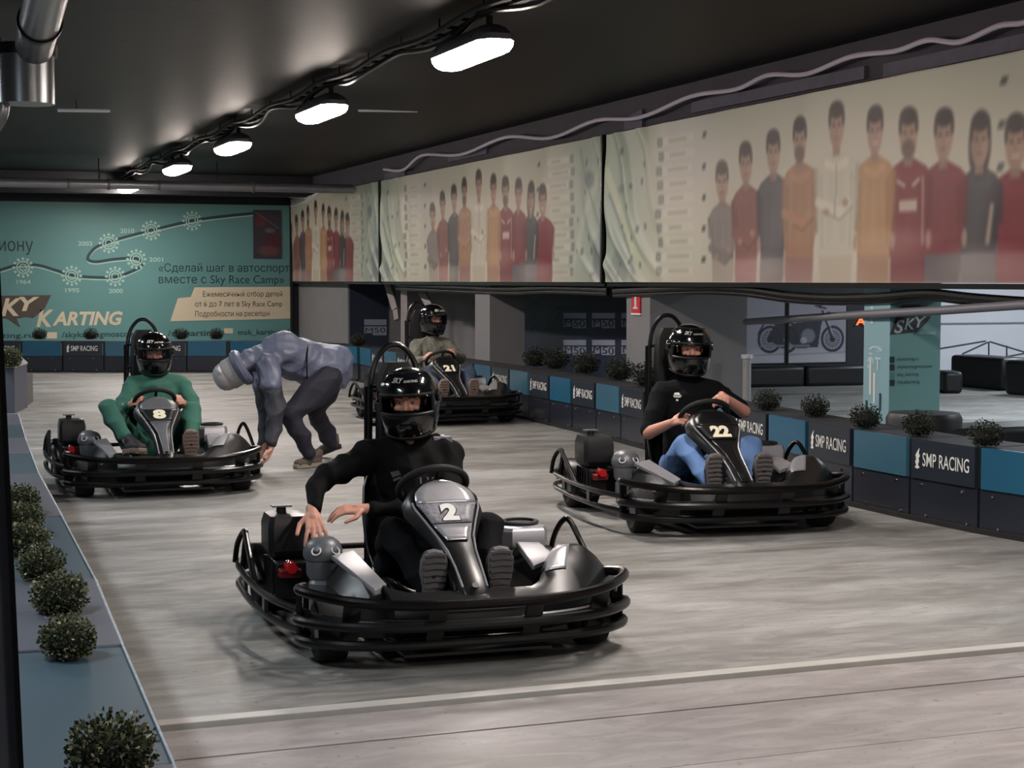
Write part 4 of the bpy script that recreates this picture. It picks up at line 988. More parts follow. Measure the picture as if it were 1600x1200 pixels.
    MB().lathe([(.060,.442),(.086,.438),(.090,.446),(.084,.452),(.068,.452),(.064,.40),(0,.40)], 24, Matrix.Translation((-.445,-.01,0))).build('tank_rim', M_blackm, ft)
    MB().lathe([(0,.40),(.03,.40),(.03,.43),(.02,.436),(0,.437)], 14, Matrix.Translation((-.445,-.01,0))).build('tank_cap', M_tubeb, ft)
    # pedals
    for x in (-.14,.14): MB().box((x-.03,.70,.14),(x+.03,.712,.26)).build('pedal', M_chrome, K, smooth=False)
    return K
M_platew = mat('plate_worn', (.50,.50,.53), .5, var=1.0, scale=55)
M_plated = mat('plate_dark', (.10,.10,.11), .4, var=.3)
P2 = (2.22,7.12,0); P22 = (4.94,9.83,0); P8 = (1.82,12.81,0); P21 = (5.66,17.75,0)
K2 = make_kart('2', 'nearest black go-kart with grey panels and number 2 in the middle foreground', P2, 183, 1, M_platew, M_white, M_silver, .075)
K22 = make_kart('22', 'black go-kart with dark panels and number 22 beside the right barrier', P22, 187, 1.055, M_plated, M_cream, M_black, .12)
K8 = make_kart('8', 'black go-kart with number 8 at the left beside the bending man', P8, 181.5, 1, M_plated, M_cream, M_silver2, .095)
K21 = make_kart('21', 'farthest black go-kart with number 21, half hidden behind the front driver', P21, 178, 1.045, M_plated, M_cream, M_black, .12)
# ================================================================== PEOPLE
def blob(name, parts, m, parent=None, vox=.006, sm=6, amp=0., fs=14., seed=0, cut=None, stretch=(1,1,1)):
    """one continuous skin grown round tapered limbs: ('c',p0,r0,p1,r1) or ('e',centre,radii,matrix)"""
    b = MB()
    for p in parts:
        if p[0] == 'c':
            _, a, r0, c, r1 = p; a, c = V(a), V(c); d = (c-a); L = d.length; n = 5; 
            t = d.normalized() if L > 1e-6 else V((0,0,1)); pts = []; rs = []
            for q in (0, .3, .6, .85): pts.append(a-t*r0*math.cos(math.pi/2*q)); rs.append(max(1e-4, r0*math.sin(math.pi/2*q)))
            for q in range(n+1): pts.append(a.lerp(c, q/n)); rs.append(r0+(r1-r0)*q/n)
            for q in (.85, .6, .3, 0): pts.append(c+t*r1*math.cos(math.pi/2*q)); rs.append(max(1e-4, r1*math.sin(math.pi/2*q)))
            b.tube(pts, rs, 14)
        else:
            _, c, r, M = (p+(None,))[:4] if len(p) < 4 else p; b.ell(c, r, 20, M.to_3x3() if M is not None else None)
    me = bpy.data.meshes.new('tmp'); me.from_pydata([tuple(p) for p in b.v], [], b.f)
    bm = bmesh.new(); bm.from_mesh(me); bmesh.ops.recalc_face_normals(bm, faces=bm.faces); bm.to_mesh(me); bm.free()
    o = bpy.data.objects.new('tmp', me); sc.collection.objects.link(o)
    d = o.modifiers.new('r', 'REMESH'); d.mode = 'VOXEL'; d.voxel_size = vox; d.use_smooth_shade = True
    d = o.modifiers.new('s', 'SMOOTH'); d.iterations = sm; d.factor = .5
    me2 = bpy.data.meshes.new_from_object(o.evaluated_get(bpy.context.evaluated_depsgraph_get()))
    bpy.data.objects.remove(o); bpy.data.meshes.remove(me)
    if amp > 0:
        N = len(me2.vertices); co = np.empty(N*3); me2.vertices.foreach_get('co', co); no = np.empty(N*3)
        me2.vertices.foreach_get('normal', no); co = co.reshape(-1,3); no = no.reshape(-1,3)
        w_ = np.zeros(N); rs_ = np.random.RandomState(seed)
        P3 = co*fs; P3 = P3+.6*np.sin(P3[:,[1,2,0]]*.7+seed)
        for q in range(6):
            k_ = rs_.normal(0,1,3); k_ = k_/np.linalg.norm(k_)*rs_.uniform(.8,2.2); w_ += (1-2*np.abs(np.sin(P3 @ k_+rs_.uniform(0,6))))/(1+q*.35)
        co += no*(w_*amp/2.4)[:,None]; me2.vertices.foreach_set('co', co.ravel())
    me2.name = name; me2.materials.clear(); me2.materials.append(m)
    if cut:
        bm = bmesh.new(); bm.from_mesh(me2); bmesh.ops.delete(bm, geom=[f for f in bm.faces if cut(f.calc_center_median())], context='FACES'); bm.to_mesh(me2); bm.free()
    me2.polygons.foreach_set('use_smooth', [True]*len(me2.polygons))
    o = bpy.data.objects.new(name, me2); sc.collection.objects.link(o); o.parent = parent; return o
def hand(wr, D, N, thumb, curl=(25,25,15), spread=6, tc=.4, k=1.0):
    """palm + five fingers. D wrist->knuckles, N out of the palm, thumb = +1/-1 side along D x N"""
    D = V(D).normalized(); N = V(N); N = (N-D*N.dot(D)).normalized(); S = D.cross(N)*thumb; wr = V(wr); P = []
    kn = []
    for o, l in ((.030,.088),(.010,.092),(-.010,.088),(-.029,.080)): kn.append(wr+(D*l+S*o)*k)
    for q in kn: P.append(('c', wr+S*(q-wr).dot(S)*.55+D*.012*k, .015*k, q, .0115*k))
    P.append(('c', wr-D*.03, .025*k, wr+D*.03*k, .024*k))
    for i, (b_, L) in enumerate(zip(kn, (.078,.086,.080,.064))):
        d = (D*math.cos(R((1.5-i)*spread))+S*math.sin(R((1.5-i)*spread))); p = b_; a = 0; r = .0098*k
        for c_, f_ in zip(curl, (.44,.31,.25)):
            a += c_+i*2; dd = d*math.cos(R(a))+N*math.sin(R(a)); e_ = p+dd*L*f_*k; P.append(('c', p, r, e_, r*.92)); p = e_; r *= .92
    b_ = wr+(D*.022+S*.026)*k; d1 = (D*.55+S*.75+N*.25*(1+tc)).normalized(); m_ = b_+d1*.042*k; P.append(('c', b_, .015*k, m_, .0115*k))
    d2 = (D*.85+S*(.35-.5*tc)+N*.5*tc*2).normalized(); e_ = m_+d2*.032*k; P.append(('c', m_, .011*k, e_, .010*k)); P.append(('c', e_, .010*k, e_+(d2+N*.3*tc).normalized()*.022*k, .0088*k))
    return P
def hframe(c, yaw, pitch, roll=0): return Matrix.Translation(c) @ Matrix.Rotation(R(yaw),4,'Z') @ Matrix.Rotation(R(pitch),4,'X') @ Matrix.Rotation(R(roll),4,'Y')
def head_parts(Hm):
    g = lambda x,y,z: Hm @ V((x,y,z)); R3 = Hm.to_3x3()
    P = [('e', g(0,-.012,.03), (.077,.095,.092), R3), ('e', g(0,.012,-.035), (.062,.074,.085), R3), ('c', g(0,.062,-.075), .026, g(0,.050,-.095), .022)]
    P += [('c', g(0,.082,.012), .010, g(0,.100,-.022), .013), ('c', g(-.012,.090,-.026), .008, g(.012,.090,-.026), .008)]     # nose
    P += [('c', g(-.045,.070,.028), .011, g(.045,.070,.028), .011)]                                # brow
    for s in (-1,1): P += [('e', g(s*.079,-.005,-.005), (.008,.018,.028), R3), ('e', g(s*.042,.066,-.022), (.020,.016,.016), R3)]
    P += [('c', g(-.02,.083,-.058), .008, g(.02,.083,-.058), .008)]
    return P
M_eyew = mat('eye_white', (.66,.62,.60), .3); M_iris = mat('iris', (.12,.09,.07), .3); M_brow = mat('brow', (.16,.11,.09), .9)
def face_bits(Hm, par, root):
    m_ = MB(); 
    for s in (-1,1):
        m_.k = 0; m_.ell(Hm @ V((s*.031,.071,.004)), (.0130,.0135,.0068), 12, Hm.to_3x3())
        m_.k = 1; m_.ell(Hm @ V((s*.031,.0825,.004)), (.0055,.004,.0055), 10, Hm.to_3x3())
    m_.build('eyes', [M_eyew, M_iris], par)
    b = MB()
    for s in (-1,1): b.tube([Hm @ V((s*x,y,z)) for x,y,z in ((.014,.090,.026),(.030,.088,.032),(.048,.078,.027))], [.0035,.005,.003], 6)
    b.build('eyebrows', M_brow, par)
M_helmet = mat('helmet_shell', (.035,.036,.04), .16, coat=.8); M_helmat = mat('helmet_trim', (.03,.03,.032), .5)
def visor_mat():
    m = mat('visor_glass', (.10,.11,.13), .04, alpha=.16, spec=.9); return m
M_visor = visor_mat(); M_bala = mat('balaclava_cloth', (.045,.045,.05), .85, spec=.15, bump=.3, bscale=120)
def helmet(Hm, par, lift=0, textured=True, seed=0):
    """full face shell in head space (Y forward). lift: degrees the visor is raised"""
    def sp(az, el, k=1.0):
        a, e_ = R(az), R(el); d = V((math.sin(a)*math.cos(e_), math.cos(a)*math.cos(e_), math.sin(e_)))
        f_ = max(0, math.cos(a)); low = max(0, -el-5)/45
        ax = (.137, .152+.020*low*f_*1.4 if d.y > 0 else .155, .150 if d.z > 0 else .215); n = 2.35
        r_ = (abs(d.x/ax[0])**n+abs(d.y/ax[1])**n+abs(d.z/ax[2])**n)**(-1/n)
        return Hm @ (V((0,0,.0))+d*r_*k)
    els = [-52,-48,-42,-34,-26,-18,-17,-8,0,8,15,16,24,33,42,52,62,72,81,90]; na = 72
    azs = [i*5-180 for i in range(na)]
    def grid(k, keep): 
        vs = [sp(a, e_, k) for e_ in els for a in azs]; fs = []
        for i in range(len(els)-1):
            for j in range(na):
                am = (azs[j]+2.5); em = (els[i]+els[i+1])/2
                if keep(am, em): fs.append((i*na+j, i*na+(j+1)%na, (i+1)*na+(j+1)%na, (i+1)*na+j))
        return vs, fs
    port = lambda a, e_: abs(a) < 56 and -17.5 < e_ < 15.5
    vs, fs = grid(1, lambda a, e_: not port(a, e_))
    h = MB().add(vs, fs).build('helmet', M_helmet, par, ang=60, sol=.006, merge=True)
    # rim round the eye port, neck roll, vents, side discs
    rim = [sp(a,15.5,1.0) for a in range(-56,57,4)]+[sp(56,e_,1.0) for e_ in range(11,-17,-4)]+[sp(a,-17.5,1.0) for a in range(56,-57,-4)]+[sp(-56,e_,1.0) for e_ in range(-15,15,4)]
    MB().tube(rim, .008, 8, closed=True).build('port_rim', M_helmat, h)
    MB().tube([sp(a,-52,.97) for a in range(-180,180,6)], .014, 8, closed=True).build('neck_roll', M_helmat, h)
    vs = []; fs = []; n_ = 32; ev = [-20+lift, -12+lift, -4+lift, 4+lift, 12+lift, 20+lift, 27+lift]
    for e_ in ev:
        for i in range(n_+1): vs.append(sp(-72+144*i/n_, e_, 1.055))
    for r_ in range(len(ev)-1):
        for i in range(n_): b_ = r_*(n_+1)+i; fs.append((b_, b_+1, b_+n_+2, b_+n_+1))
    MB().add(vs, fs).build('visor', M_visor, h, ang=80, sol=.003)
    MB().tube([sp(-72+144*i/n_, ev[-1], 1.056) for i in range(n_+1)], .0035, 6).build('visor_edge', M_helmat, h)
    for s in (-1,1):
        c = sp(s*80, 2+lift*.2, 1.0); o_ = (c-(Hm @ V((0,0,0)))).normalized(); MB().tube([c-o_*.01, c+o_*.013, c+o_*.016], [.03,.03,.022], 18).build('visor_pivot', M_helmet, h)
    vt = MB(); q = [sp(a, e_, 1.0) for a, e_ in ((-13,-36),(13,-36),(10,-29),(-10,-29))]; q2 = [sp(a, e_, 1.06) for a, e_ in ((-10,-35),(10,-35),(8,-30.5),(-8,-30.5))]
    vt.loft([q, q2]).build('chin_vent', M_helmet, h)
    q = [sp(a, e_, 1.0) for a, e_ in ((-20,44),(20,44),(14,54),(-14,54))]; q2 = [sp(a, e_, 1.045) for a, e_ in ((-15,45),(15,45),(11,50),(-11,50))]
    MB().loft([q, q2]).build('top_vent', M_helmet, h)
    # lettering wrapped on the forehead
    def wp(x0, e0, sc_):
        return lambda p: sp(-(x0+p.x)*sc_, e0+p.y*sc_, 1.068)
    text('lettering', 'SKY', None, .055, .026, M_white, h, off=.03, shear=.3, warp=lambda p: sp((( .062-p.x))*430, 31+lift*.15+p.y*400, 1.035))
    text('lettering', 'KARTING', None, .068, .012, M_white, h, off=.03, shear=.25, warp=lambda p: sp((( .003-p.x))*430, 31.5+lift*.15+p.y*400, 1.035))
    return h
def balaclava(Hm, par, w_=.066, zb=-.032, zt=.038):
    def cut(c):
        p = Hm.inverted() @ c; return p.y > .03 and abs(p.x) < w_*1.1 and ((abs(p.x)/w_)**3+(abs(p.z-(zb+zt)/2)/((zt-zb)/2))**3) < 1
    g = lambda x,y,z: Hm @ V((x,y,z)); R3 = Hm.to_3x3()
    return blob('balaclava', [('e', g(0,-.012,.03), (.086,.104,.10), R3), ('e', g(0,.014,-.035), (.073,.088,.095), R3), ('c', g(0,.084,-.01), .018, g(0,.094,-.04), .02), ('c', g(0,-.01,-.08), .075, g(0,-.03,-.16), .085)], M_bala, par, .005, 3, .0015, 40, cut=cut)
def shoe(par, heel, toe, nrm, up_mat, sole_mat, wk=1.0, name='shoe'):
    """heel/toe: points on the sole line; nrm: direction the sole faces"""
    heel, toe = V(heel), V(toe); Y = (toe-heel).normalized(); Zs = -V(nrm); Zs = (Zs-Y*Zs.dot(Y)).normalized(); X = Y.cross(Zs)
    M = Matrix(((X.x,Y.x,Zs.x,heel.x),(X.y,Y.y,Zs.y,heel.y),(X.z,Y.z,Zs.z,heel.z),(0,0,0,1))); L = (toe-heel).length
    g = lambda x,y,z: M @ V((x*wk,y*L,z)); R3 = M.to_3x3()
    up = blob(name, [('c', g(0,.14,.045), .038, g(0,.55,.045), .040*wk), ('c', g(-.01,.55,.04), .042, g(-.01,.84,.034), .034), ('c', g(.012,.55,.04), .042, g(.012,.84,.034), .034), ('c', g(0,.12,.05), .036, g(0,.10,.105), .040), ('c', g(0,.2,.095), .038, g(0,.6,.052), .034)], up_mat, par, .007, 4, .001, 40)
    ol = [(-.030,.0),(-.036,.12),(-.034,.35),(-.044,.62),(-.044,.80),(-.026,.97),(0,1.0),(.024,.98),(.044,.82),(.046,.62),(.034,.35),(.036,.12),(.030,.0),(0,-.03)]
    so = MB().loft([[g(x*k_, .5+(y-.5)*k_, z) for x,y in ol] for k_, z in ((.96,-.004),(1,.006),(1,.024),(.97,.03))])
    so = so.build('sole', sole_mat, up, ang=40)
    tr = MB()
    for i in range(9):
        y = .06+i*.108; w_ = .028 if .25 < y < .45 else .036
        tr.add([g(x,yy,z) for z in (-.011,-.003) for x,yy in ((-w_,y-.03),(0,y-.01),(w_,y-.03),(w_,y+.015),(0,y+.035),(-w_,y+.015))],[(0,1,2,3,4,5),(6,7,8,9,10,11),(0,1,7,6),(1,2,8,7),(2,3,9,8),(3,4,10,9),(4,5,11,10),(5,0,6,11)])
    tr = tr.build('tread', sole_mat, up, smooth=False); tr['kind'] = 'stuff'
    return up
def seated(label, pos, head_deg, s, J, cloth, trous, shoem, solem, hands, short=False, glove=None, group=None, lift=0, vox=.0055, jw=1.0, shoes=None, face=True, amp=.006):
    e = empty('person', pos, -R(head_deg), s, label, 'person', group)
    h = J['head']; Hm = hframe(h, *J['hrot']); A = {k: V(v) for k, v in J.items() if isinstance(v, tuple) and k not in ('hrot',)}
    nk, ch, pv = A['neck'], A['chest'], A['pelvis']; body = []
    body += head_parts(Hm)
    hb = Hm @ V((0,-.03,-.07)); body += [('c', hb, .056, nk, .058), ('c', nk, .06, ch, .11), ('e', ch, (.145,.095,.16), None), ('c', ch, .11, pv, .115), ('e', pv, (.16,.12,.12), None)]
    for q in 'RL':
        sh, el, wr = A['sh'+q], A['el'+q], A['wr'+q]; body += [('c', nk.lerp(ch,.35), .06, sh, .055), ('c', sh, .052, el, .042), ('c', el, .043, wr+(el-wr)*.1, .027), ('c', wr+(el-wr)*.1, .025, wr, .024)]
        hp, kn, an = A['hip'+q], A['kn'+q], A['an'+q]; body += [('c', pv, .10, hp, .09), ('c', hp, .085, kn, .056), ('c', kn, .055, an, .036), ('c', an, .036, A['toe'+q]*.3+an*.7, .030)]
        body += hand(wr, **hands[q])
    bd = blob('body', body, M_skin, e, vox, 4)
    if face: face_bits(Hm, bd, e)
    balaclava(Hm, e); helmet(Hm @ Matrix.Translation((0,-.022,.004)), e, lift)
    # jacket / shirt
    j = [('c', nk+V((0,0,-.01)), .075, ch, .135*jw), ('e', ch, (.185*jw,.130*jw,.20), None), ('c', ch, .14*jw, pv+V((0,0,.03)), .145*jw), ('c', nk+V((0,0,.02)), .07, nk, .075)]
    for q in 'RL':
        sh, el, wr = A['sh'+q], A['el'+q], A['wr'+q]; j += [('c', nk.lerp(ch,.3), .09, sh, .078*jw)]
        if short: m2 = sh.lerp(el,.88); j += [('c', sh, .078*jw, m2, .064), ('c', m2, .064, m2.lerp(el,.05), .066)]
        else: j += [('c', sh, .078*jw, el, .058*jw), ('c', el, .058*jw, wr+(el-wr).normalized()*.035, .040)]
    blob('shirt' if short else 'jacket', j, cloth, e, .009, 4, amp, 13, seed=int(abs(h[0])*100)+3)
    t_ = [('e', pv, (.185,.15,.14), None)]
    for q in 'RL':
        hp, kn, an = A['hip'+q], A['kn'+q], A['an'+q]; t_ += [('c', pv, .125, hp, .105), ('c', hp, .108, kn, .078), ('c', kn, .078, an+(kn-an)*J.get('cuff',.08), .056)]
    blob('trousers', t_, trous, e, .009, 4, amp*.9, 12, seed=5)
    for q in 'RL':
        a = A['an'+q]; hl, to, nr = (shoes or {}).get(q, (a+V((0,.05,-.05)), a+V((0,.085,.20)), (0,1,-.12)))
        shoe(e, hl, to, nr, shoem, solem, 1.3)
    return e
def L_(*a): return a
M_jblk = mat('black_jacket', (.030,.031,.034), .8, spec=.15, var=.25, scale=6, bump=.15, bscale=60)
M_tblk = mat('navy_trousers', (.030,.033,.050), .85, spec=.15, var=.2, scale=6, bump=.15, bscale=60)
M_tee = mat('dark_tee', (.065,.073,.088), .9, spec=.15, var=.15, scale=8)
M_jean = mat('blue_jeans', (.38,.52,.72), .85, var=.3, scale=7, bump=.2, bscale=120)
M_jeand = mat('slate_jeans', (.22,.28,.36), .85, var=.25, scale=7, bump=.2, bscale=120)
M_green = mat('green_suit', (.20,.41,.35), .8, var=.18, scale=5, bump=.15, bscale=70)
M_camo = mat('mottled_jacket', (.42,.42,.38), .85, var=.9, scale=30, bump=.1, bscale=60)
M_shoe = mat('dark_shoe', (.12,.11,.11), .7); M_sole = mat('grey_sole', (.36,.35,.35), .7, var=.15, scale=30); M_sole2 = mat('tan_sole', (.50,.42,.39), .7, var=.1)
grip = lambda D, N, th: dict(D=D, N=N, thumb=th, curl=(55,75,50), spread=1, tc=.9)
# front driver, leaning on the engine
J = dict(head=(-.005,-.34,.985), hrot=(-22,-4,2), neck=(-.01,-.36,.80), chest=(-.02,-.33,.62), pelvis=(0,-.22,.26),
 shR=(.175,-.36,.735), elR=(.44,-.27,.625), wrR=(.500,-.085,.512), shL=(-.20,-.36,.735), elL=(-.16,-.12,.50), wrL=(.275,-.06,.525),
 hipR=(.09,-.20,.22), knR=(.20,.22,.46), anR=(.125,.56,.24), toeR=(.13,.66,.42), hipL=(-.09,-.20,.22), knL=(-.22,.22,.46), anL=(-.16,.56,.24), toeL=(-.17,.66,.42))
D2 = seated('driver in black clothes and black helmet, hand resting on the engine of kart 2', P2, 183, 1, J, M_jblk, M_tblk, M_shoe, M_sole,
 dict(R=dict(D=(.02,.80,-.55), N=(-.1,-.45,-.85), thumb=-1, curl=(16,20,14), spread=13, tc=.1, k=1.08), L=dict(D=(1,.05,.02), N=(0,-.35,-1), thumb=1, curl=(18,20,15), spread=5, tc=.2)), vox=.0045, jw=1.0, lift=30, amp=.016)
# epaulette patch on the left shoulder, printed chest marks
ep = MB().loft([[V((-.165+x*q,-.335+y*q,.812+z)) for x,y in ((-.045,-.02),(.045,-.02),(.045,.02),(-.045,.02))] for z,q in ((-.03,1),(.0,1),(.004,.9))]).build('shoulder_patch', M_platew, D2, smooth=False)
MB().ell((-.165,-.335,.818),(.012,.012,.006),10).build('button', M_white, ep)
def onto(par, child, pts_list, m, start_y=.3, off=.004):
    g = [o for o in par.children if o.name.split('.')[0] == child][0]; mb = MB()
    for pts in pts_list:
        q = []
        for x, z in pts:
            ok, loc, nrm, _i = g.ray_cast((x, start_y, z), (0, -1, 0)); q.append(loc+nrm*off if ok else V((x, -.2, z)))
        mb.add(q, [tuple(range(len(q)))])
    return mb.build('chest_print', m, par, smooth=False)
M_gp = mat('grey_print', (.30,.30,.32), .7)
onto(D2, 'jacket', [[(.105,.665),(.07,.675),(.06,.655),(.095,.640)],[(.095,.632),(.06,.648),(.062,.636),(.09,.622)]], M_gp)
onto(D2, 'jacket', [[(-.02,.64),(-.03,.64),(-.03,.605),(-.02,.60)],[(-.02,.60),(-.04,.597),(-.04,.605),(-.02,.61)],[(-.055,.64),(-.065,.64),(-.075,.60),(-.065,.605)],[(-.085,.64),(-.095,.638),(-.072,.597),(-.066,.60)]], M_gp)
# driver of kart 22
J = dict(head=(-.058,-.32,1.030), hrot=(-8,-4,-2), neck=(-.065,-.35,.82), chest=(-.06,-.34,.63), pelvis=(0,-.24,.27),
 shR=(.125,-.34,.745), elR=(.255,-.20,.505), wrR=(.175,.035,.590), shL=(-.25,-.34,.745), elL=(-.33,-.06,.64), wrL=(-.12,.11,.755),
 hipR=(.09,-.22,.22), knR=(.15,.20,.46), anR=(.10,.53,.25), toeR=(.1,.66,.42), hipL=(-.09,-.22,.22), knL=(-.26,.22,.44), anL=(-.20,.54,.25), toeL=(-.2,.66,.42))
D22 = seated('driver in black short-sleeved shirt, blue jeans and black helmet steering kart 22', P22, 187, 1.055, J, M_tee, M_jean, M_shoe, M_sole,
 dict(R=grip((-.30,.85,.35),(-.8,-.1,-.4),1), L=grip((.25,.95,-.1),(.1,.1,-1),-1)), short=True, vox=.005, jw=1.08, lift=26, amp=.014)
onto(D22, 'shirt', [[(.075,.735),(.02,.735),(.03,.722),(.065,.722)],[(.062,.752),(.035,.752),(.028,.738),(.068,.738)],[(.055,.712),(.042,.712),(.042,.700),(.055,.700)]], M_white)
# green driver of kart 8
J = dict(head=(-.055,-.34,.985), hrot=(-4,-6,0), neck=(-.07,-.36,.81), chest=(-.08,-.34,.62), pelvis=(-.03,-.24,.26), cuff=.26,
 shR=(.115,-.35,.735), elR=(.22,-.18,.56), wrR=(.165,.045,.615), shL=(-.265,-.35,.735), elL=(-.34,-.16,.54), wrL=(-.22,.055,.615),
 hipR=(.09,-.22,.24), knR=(.345,.14,.60), anR=(.215,.46,.34), toeR=(.17,.62,.30), hipL=(-.11,-.22,.24), knL=(-.27,.16,.55), anL=(-.20,.54,.26), toeL=(-.17,.62,.42))
D8 = seated('driver in green overalls and black helmet with raised knees in kart 8', P8, 181.5, 1, J, M_green, M_green, M_shoe, M_sole2,
 dict(R=grip((-.25,.85,.35),(-.85,-.1,-.3),1), L=grip((.25,.85,.35),(.85,-.1,-.3),-1)), vox=.006, lift=4, amp=.014, jw=1.05, shoes=dict(R=(V((.245,.47,.285)), V((.155,.70,.315)), (0,.35,-1))))
# driver of kart 21
J = dict(head=(-.09,-.32,1.065), hrot=(14,-4,0), neck=(-.075,-.35,.85), chest=(-.07,-.34,.66), pelvis=(0,-.24,.28),
 shR=(.10,-.34,.77), elR=(.20,-.16,.60), wrR=(.14,.05,.655), shL=(-.25,-.34,.77), elL=(-.32,-.12,.64), wrL=(-.17,.075,.685),
 hipR=(.09,-.22,.23), knR=(.10,.18,.52), anR=(.12,.52,.26), toeR=(.1,.66,.42), hipL=(-.09,-.22,.23), knL=(-.30,.20,.50), anL=(-.20,.54,.26), toeL=(-.2,.66,.42))
D21 = seated('driver in mottled grey jacket, slate jeans and shiny black helmet in kart 21', P21, 178, 1.045, J, M_camo, M_jeand, M_shoe, M_sole2,
 dict(R=grip((-.25,.85,.35),(-.85,-.1,-.3),1), L=grip((.25,.85,.35),(.85,-.1,-.3),-1)), vox=.007, amp=.014, jw=1.08)
# ------------------------------------------------------------------ bending man
M_puff = mat('slate_jacket', (.35,.375,.455), .5, var=.25, scale=3, bump=.3, bscale=30)
M_slv = mat('shaded_sleeve', (.19,.195,.23), .75, var=.25, scale=3, bump=.3, bscale=30)  # jacket cloth again, darkened so the shade on the arms is in the colour
M_trn = mat('dark_trousers', (.12,.12,.17), .8, var=.25, scale=5, bump=.2, bscale=40)
M_hat = mat('knit_hat', (.66,.65,.66), .95, var=.12, scale=40, bump=.5, bscale=160)
g0 = at(470, 733); e = empty('person', (g0.x, g0.y, 0), 0, 1, 'man in slate-blue jacket and pale knitted hat bending down beside kart 8', 'person')
q_ = lambda x, y, d: atd(x, y, d)-V((g0.x, g0.y, 0))
dn = g0.dot(_fw)+0-_C.dot(_fw)
B_ = dict(pv=q_(508,580,14.0), ch=q_(440,556,13.85), nk=q_(395,562,13.75), hd=q_(364,584,13.65),
  shL=q_(418,572,13.65), elL=q_(432,636,13.5), wrL=q_(424,698,13.40), shR=q_(405,576,14.05), elR=q_(418,638,13.75), wrR=q_(412,698,13.5),
  hpL=q_(512,588,13.85), knL=q_(453,648,13.65), anL=q_(483,708,13.72), hpR=q_(515,588,14.15), knR=q_(492,640,14.2), anR=q_(519,694,14.45))
Zh = (-_rt*.86-_up*.50).normalized(); Yh = (_rt*.45-_up*.85-_fw*.15); Yh = (Yh-Zh*Yh.dot(Zh)).normalized(); Xh = Yh.cross(Zh); c = B_['hd']
Hm = Matrix(((Xh.x,Yh.x,Zh.x,c.x),(Xh.y,Yh.y,Zh.y,c.y),(Xh.z,Yh.z,Zh.z,c.z),(0,0,0,1)))
body = head_parts(Hm)+[('c',Hm @ V((0,-.03,-.07)),.056,B_['nk'],.06),('c',B_['nk'],.07,B_['ch'],.13),('c',B_['ch'],.13,B_['pv']-_up*.03,.10)]
dnv = V((0,0,-1))
for k_, s_ in (('L',1),('R',-1)):
    sh, el, wr = B_['sh'+k_], B_['el'+k_], B_['wr'+k_]; body += [('c',B_['ch'],.1,sh,.06),('c',sh,.055,el,.042),('c',el,.04,wr,.027)]
    body += hand(wr, (dnv-_rt*.25), (-_rt*.2+_fw*.9*s_*-1 if False else _rt*-.9), s_*-1, (20,25,20), 6, .3)
    hp, kn, an = B_['hp'+k_]-_up*.05, B_['kn'+k_], B_['an'+k_]; body += [('c',B_['pv']-_up*.03,.08,hp,.08),('c',hp,.08,kn,.06),('c',kn,.058,an,.038)]
bd = blob('body', body, M_skin, e, .0065, 4); face_bits(Hm, bd, e)
j = [('c',B_['nk'],.10,B_['ch'],.185),('c',B_['ch']+_up*.01,.20,B_['pv']+_up*.035-_rt*.05,.185),('c',B_['pv']+_up*.035-_rt*.05,.195,B_['pv']+_up*.03+_rt*.06,.190),('c',B_['nk']-_up*.01,.10,Hm @ V((0,-.035,-.06)),.085)]
for k_ in 'LR': sh, el, wr = B_['sh'+k_], B_['el'+k_], B_['wr'+k_]; j += [('c',B_['ch'],.13,sh,.10),('c',sh,.112,sh.lerp(el,.42),.102)]
jk = blob('jacket', j, M_puff, e, .010, 4, .024, 11, seed=9)
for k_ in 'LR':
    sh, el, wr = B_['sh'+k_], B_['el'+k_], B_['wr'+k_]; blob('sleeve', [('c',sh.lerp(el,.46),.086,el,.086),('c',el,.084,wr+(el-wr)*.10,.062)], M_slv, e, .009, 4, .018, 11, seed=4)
cs = [Hm @ V((.10*math.cos(a), -.01+.115*math.sin(a), -.085)) for a in [2*math.pi*i/24 for i in range(24)]]
MB().tube(cs, .046, 10, closed=True).build('hood_roll', M_puff, jk)
sm_ = [B_['pv'].lerp(B_['ch'], .35)+(_up*math.cos(a)*.212-_fw*math.sin(a)*.212) for a in [math.pi*i/14-.3 for i in range(15)]]
MB().tube(sm_, .006, 6).build('seam', M_tblk, jk)
t_ = [('c',B_['pv']-_up*.05,.165,B_['pv']+_rt*.03-_up*.04,.165)]
for k_ in 'LR': hp, kn, an = B_['hp'+k_], B_['kn'+k_], B_['an'+k_]; t_ += [('c',B_['pv']-_up*.03,.14,hp-_up*.03,.135),('c',hp-_up*.03,.138,kn,.098),('c',kn,.096,an+(kn-an)*.05,.072)]
blob('trousers', t_, M_trn, e, .010, 4, .018, 11, seed=2)
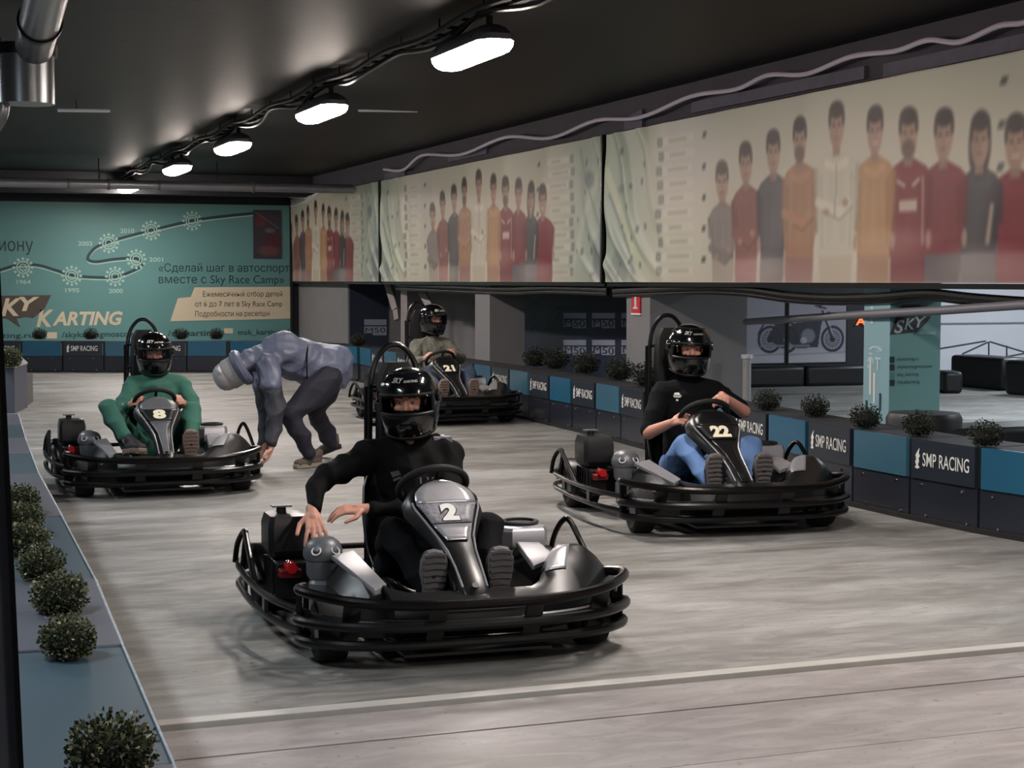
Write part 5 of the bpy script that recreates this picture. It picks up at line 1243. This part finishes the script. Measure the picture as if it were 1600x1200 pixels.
# knitted hat with turned-up rim and small label
hat = MB(); rws = []
for i, (r_, z) in enumerate(((.112,-.070),(.122,-.075),(.122,.035),(.112,.045),(.112,.06),(.106,.095),(.090,.125),(.062,.146),(.03,.156),(.001,.158))):
    rws.append((r_, z))
vs = []; fs = []; n_ = 48
for r_, z in rws:
    for k in range(n_):
        a = 2*math.pi*k/n_; rr_ = r_*(1+.018*math.cos(a*24)); vs.append(Hm @ V((rr_*.86*math.cos(a), -.010+rr_*1.02*math.sin(a), z)))
for i in range(len(rws)-1):
    for k in range(n_): fs.append((i*n_+k, i*n_+(k+1)%n_, (i+1)*n_+(k+1)%n_, (i+1)*n_+k))
ht = hat.add(vs, fs).build('knitted_hat', M_hat, e, ang=80, sol=.008)
hc = Hm.inverted() @ q_(342,570,13.5); a_ = math.atan2(hc.y+.01, hc.x); lb = V((.112*.86*math.cos(a_), -.01+.112*1.02*math.sin(a_), .07))
nn = V((math.cos(a_)*.95, math.sin(a_)*.95, .35)).normalized(); tt = V((-math.sin(a_), math.cos(a_), 0)); bb = nn.cross(tt)
MB().add([Hm @ (lb+nn*.008+tt*x+bb*y) for x,y in ((-.03,-.018),(.03,-.018),(.03,.018),(-.03,.018))],[(0,1,2,3)]).build('label', M_white, ht, sol=.003)
M_brsh = mat('brown_shoe', (.34,.30,.27), .8, var=.2, scale=20)
def gshoe(an, toe_px, heel_px, dh, dt):
    h_ = at(*heel_px)-V((g0.x,g0.y,0)); t_ = at(*toe_px)-V((g0.x,g0.y,0)); L = (t_-h_).normalized()*.29; return h_, h_+L
h_, t__ = gshoe('L', (446,735), (502,729), 0, 0); h_.z = .012; t__.z = .012
shoe(e, h_, t__, (0,0,-1), M_brsh, mat('light_sole',(.55,.52,.47),.8))
h_ = q_(530,699,14.42); t__ = at(497,714)-V((g0.x,g0.y,0)); t__.z = .014; t__ = h_+(t__-h_).normalized()*.28
shoe(e, h_, t__, (.1,-.1,-1), M_brsh, M_shoe)

# flat white patches on the track beside kart 8
mk = empty('floor_patch', (0,0,0), 0, 1, 'flat white patches on the track under the right side of kart 8', 'spot')
M_mk = mat('floor_white', (.86,.86,.86), .6, var=.2, scale=12)
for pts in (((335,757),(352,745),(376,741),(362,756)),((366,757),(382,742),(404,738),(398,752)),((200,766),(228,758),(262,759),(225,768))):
    c_ = [at(x, y, .003) for x, y in pts]; MB().add(c_, [(0,1,2,3)]).build('white_patch', M_mk, mk, smooth=False)
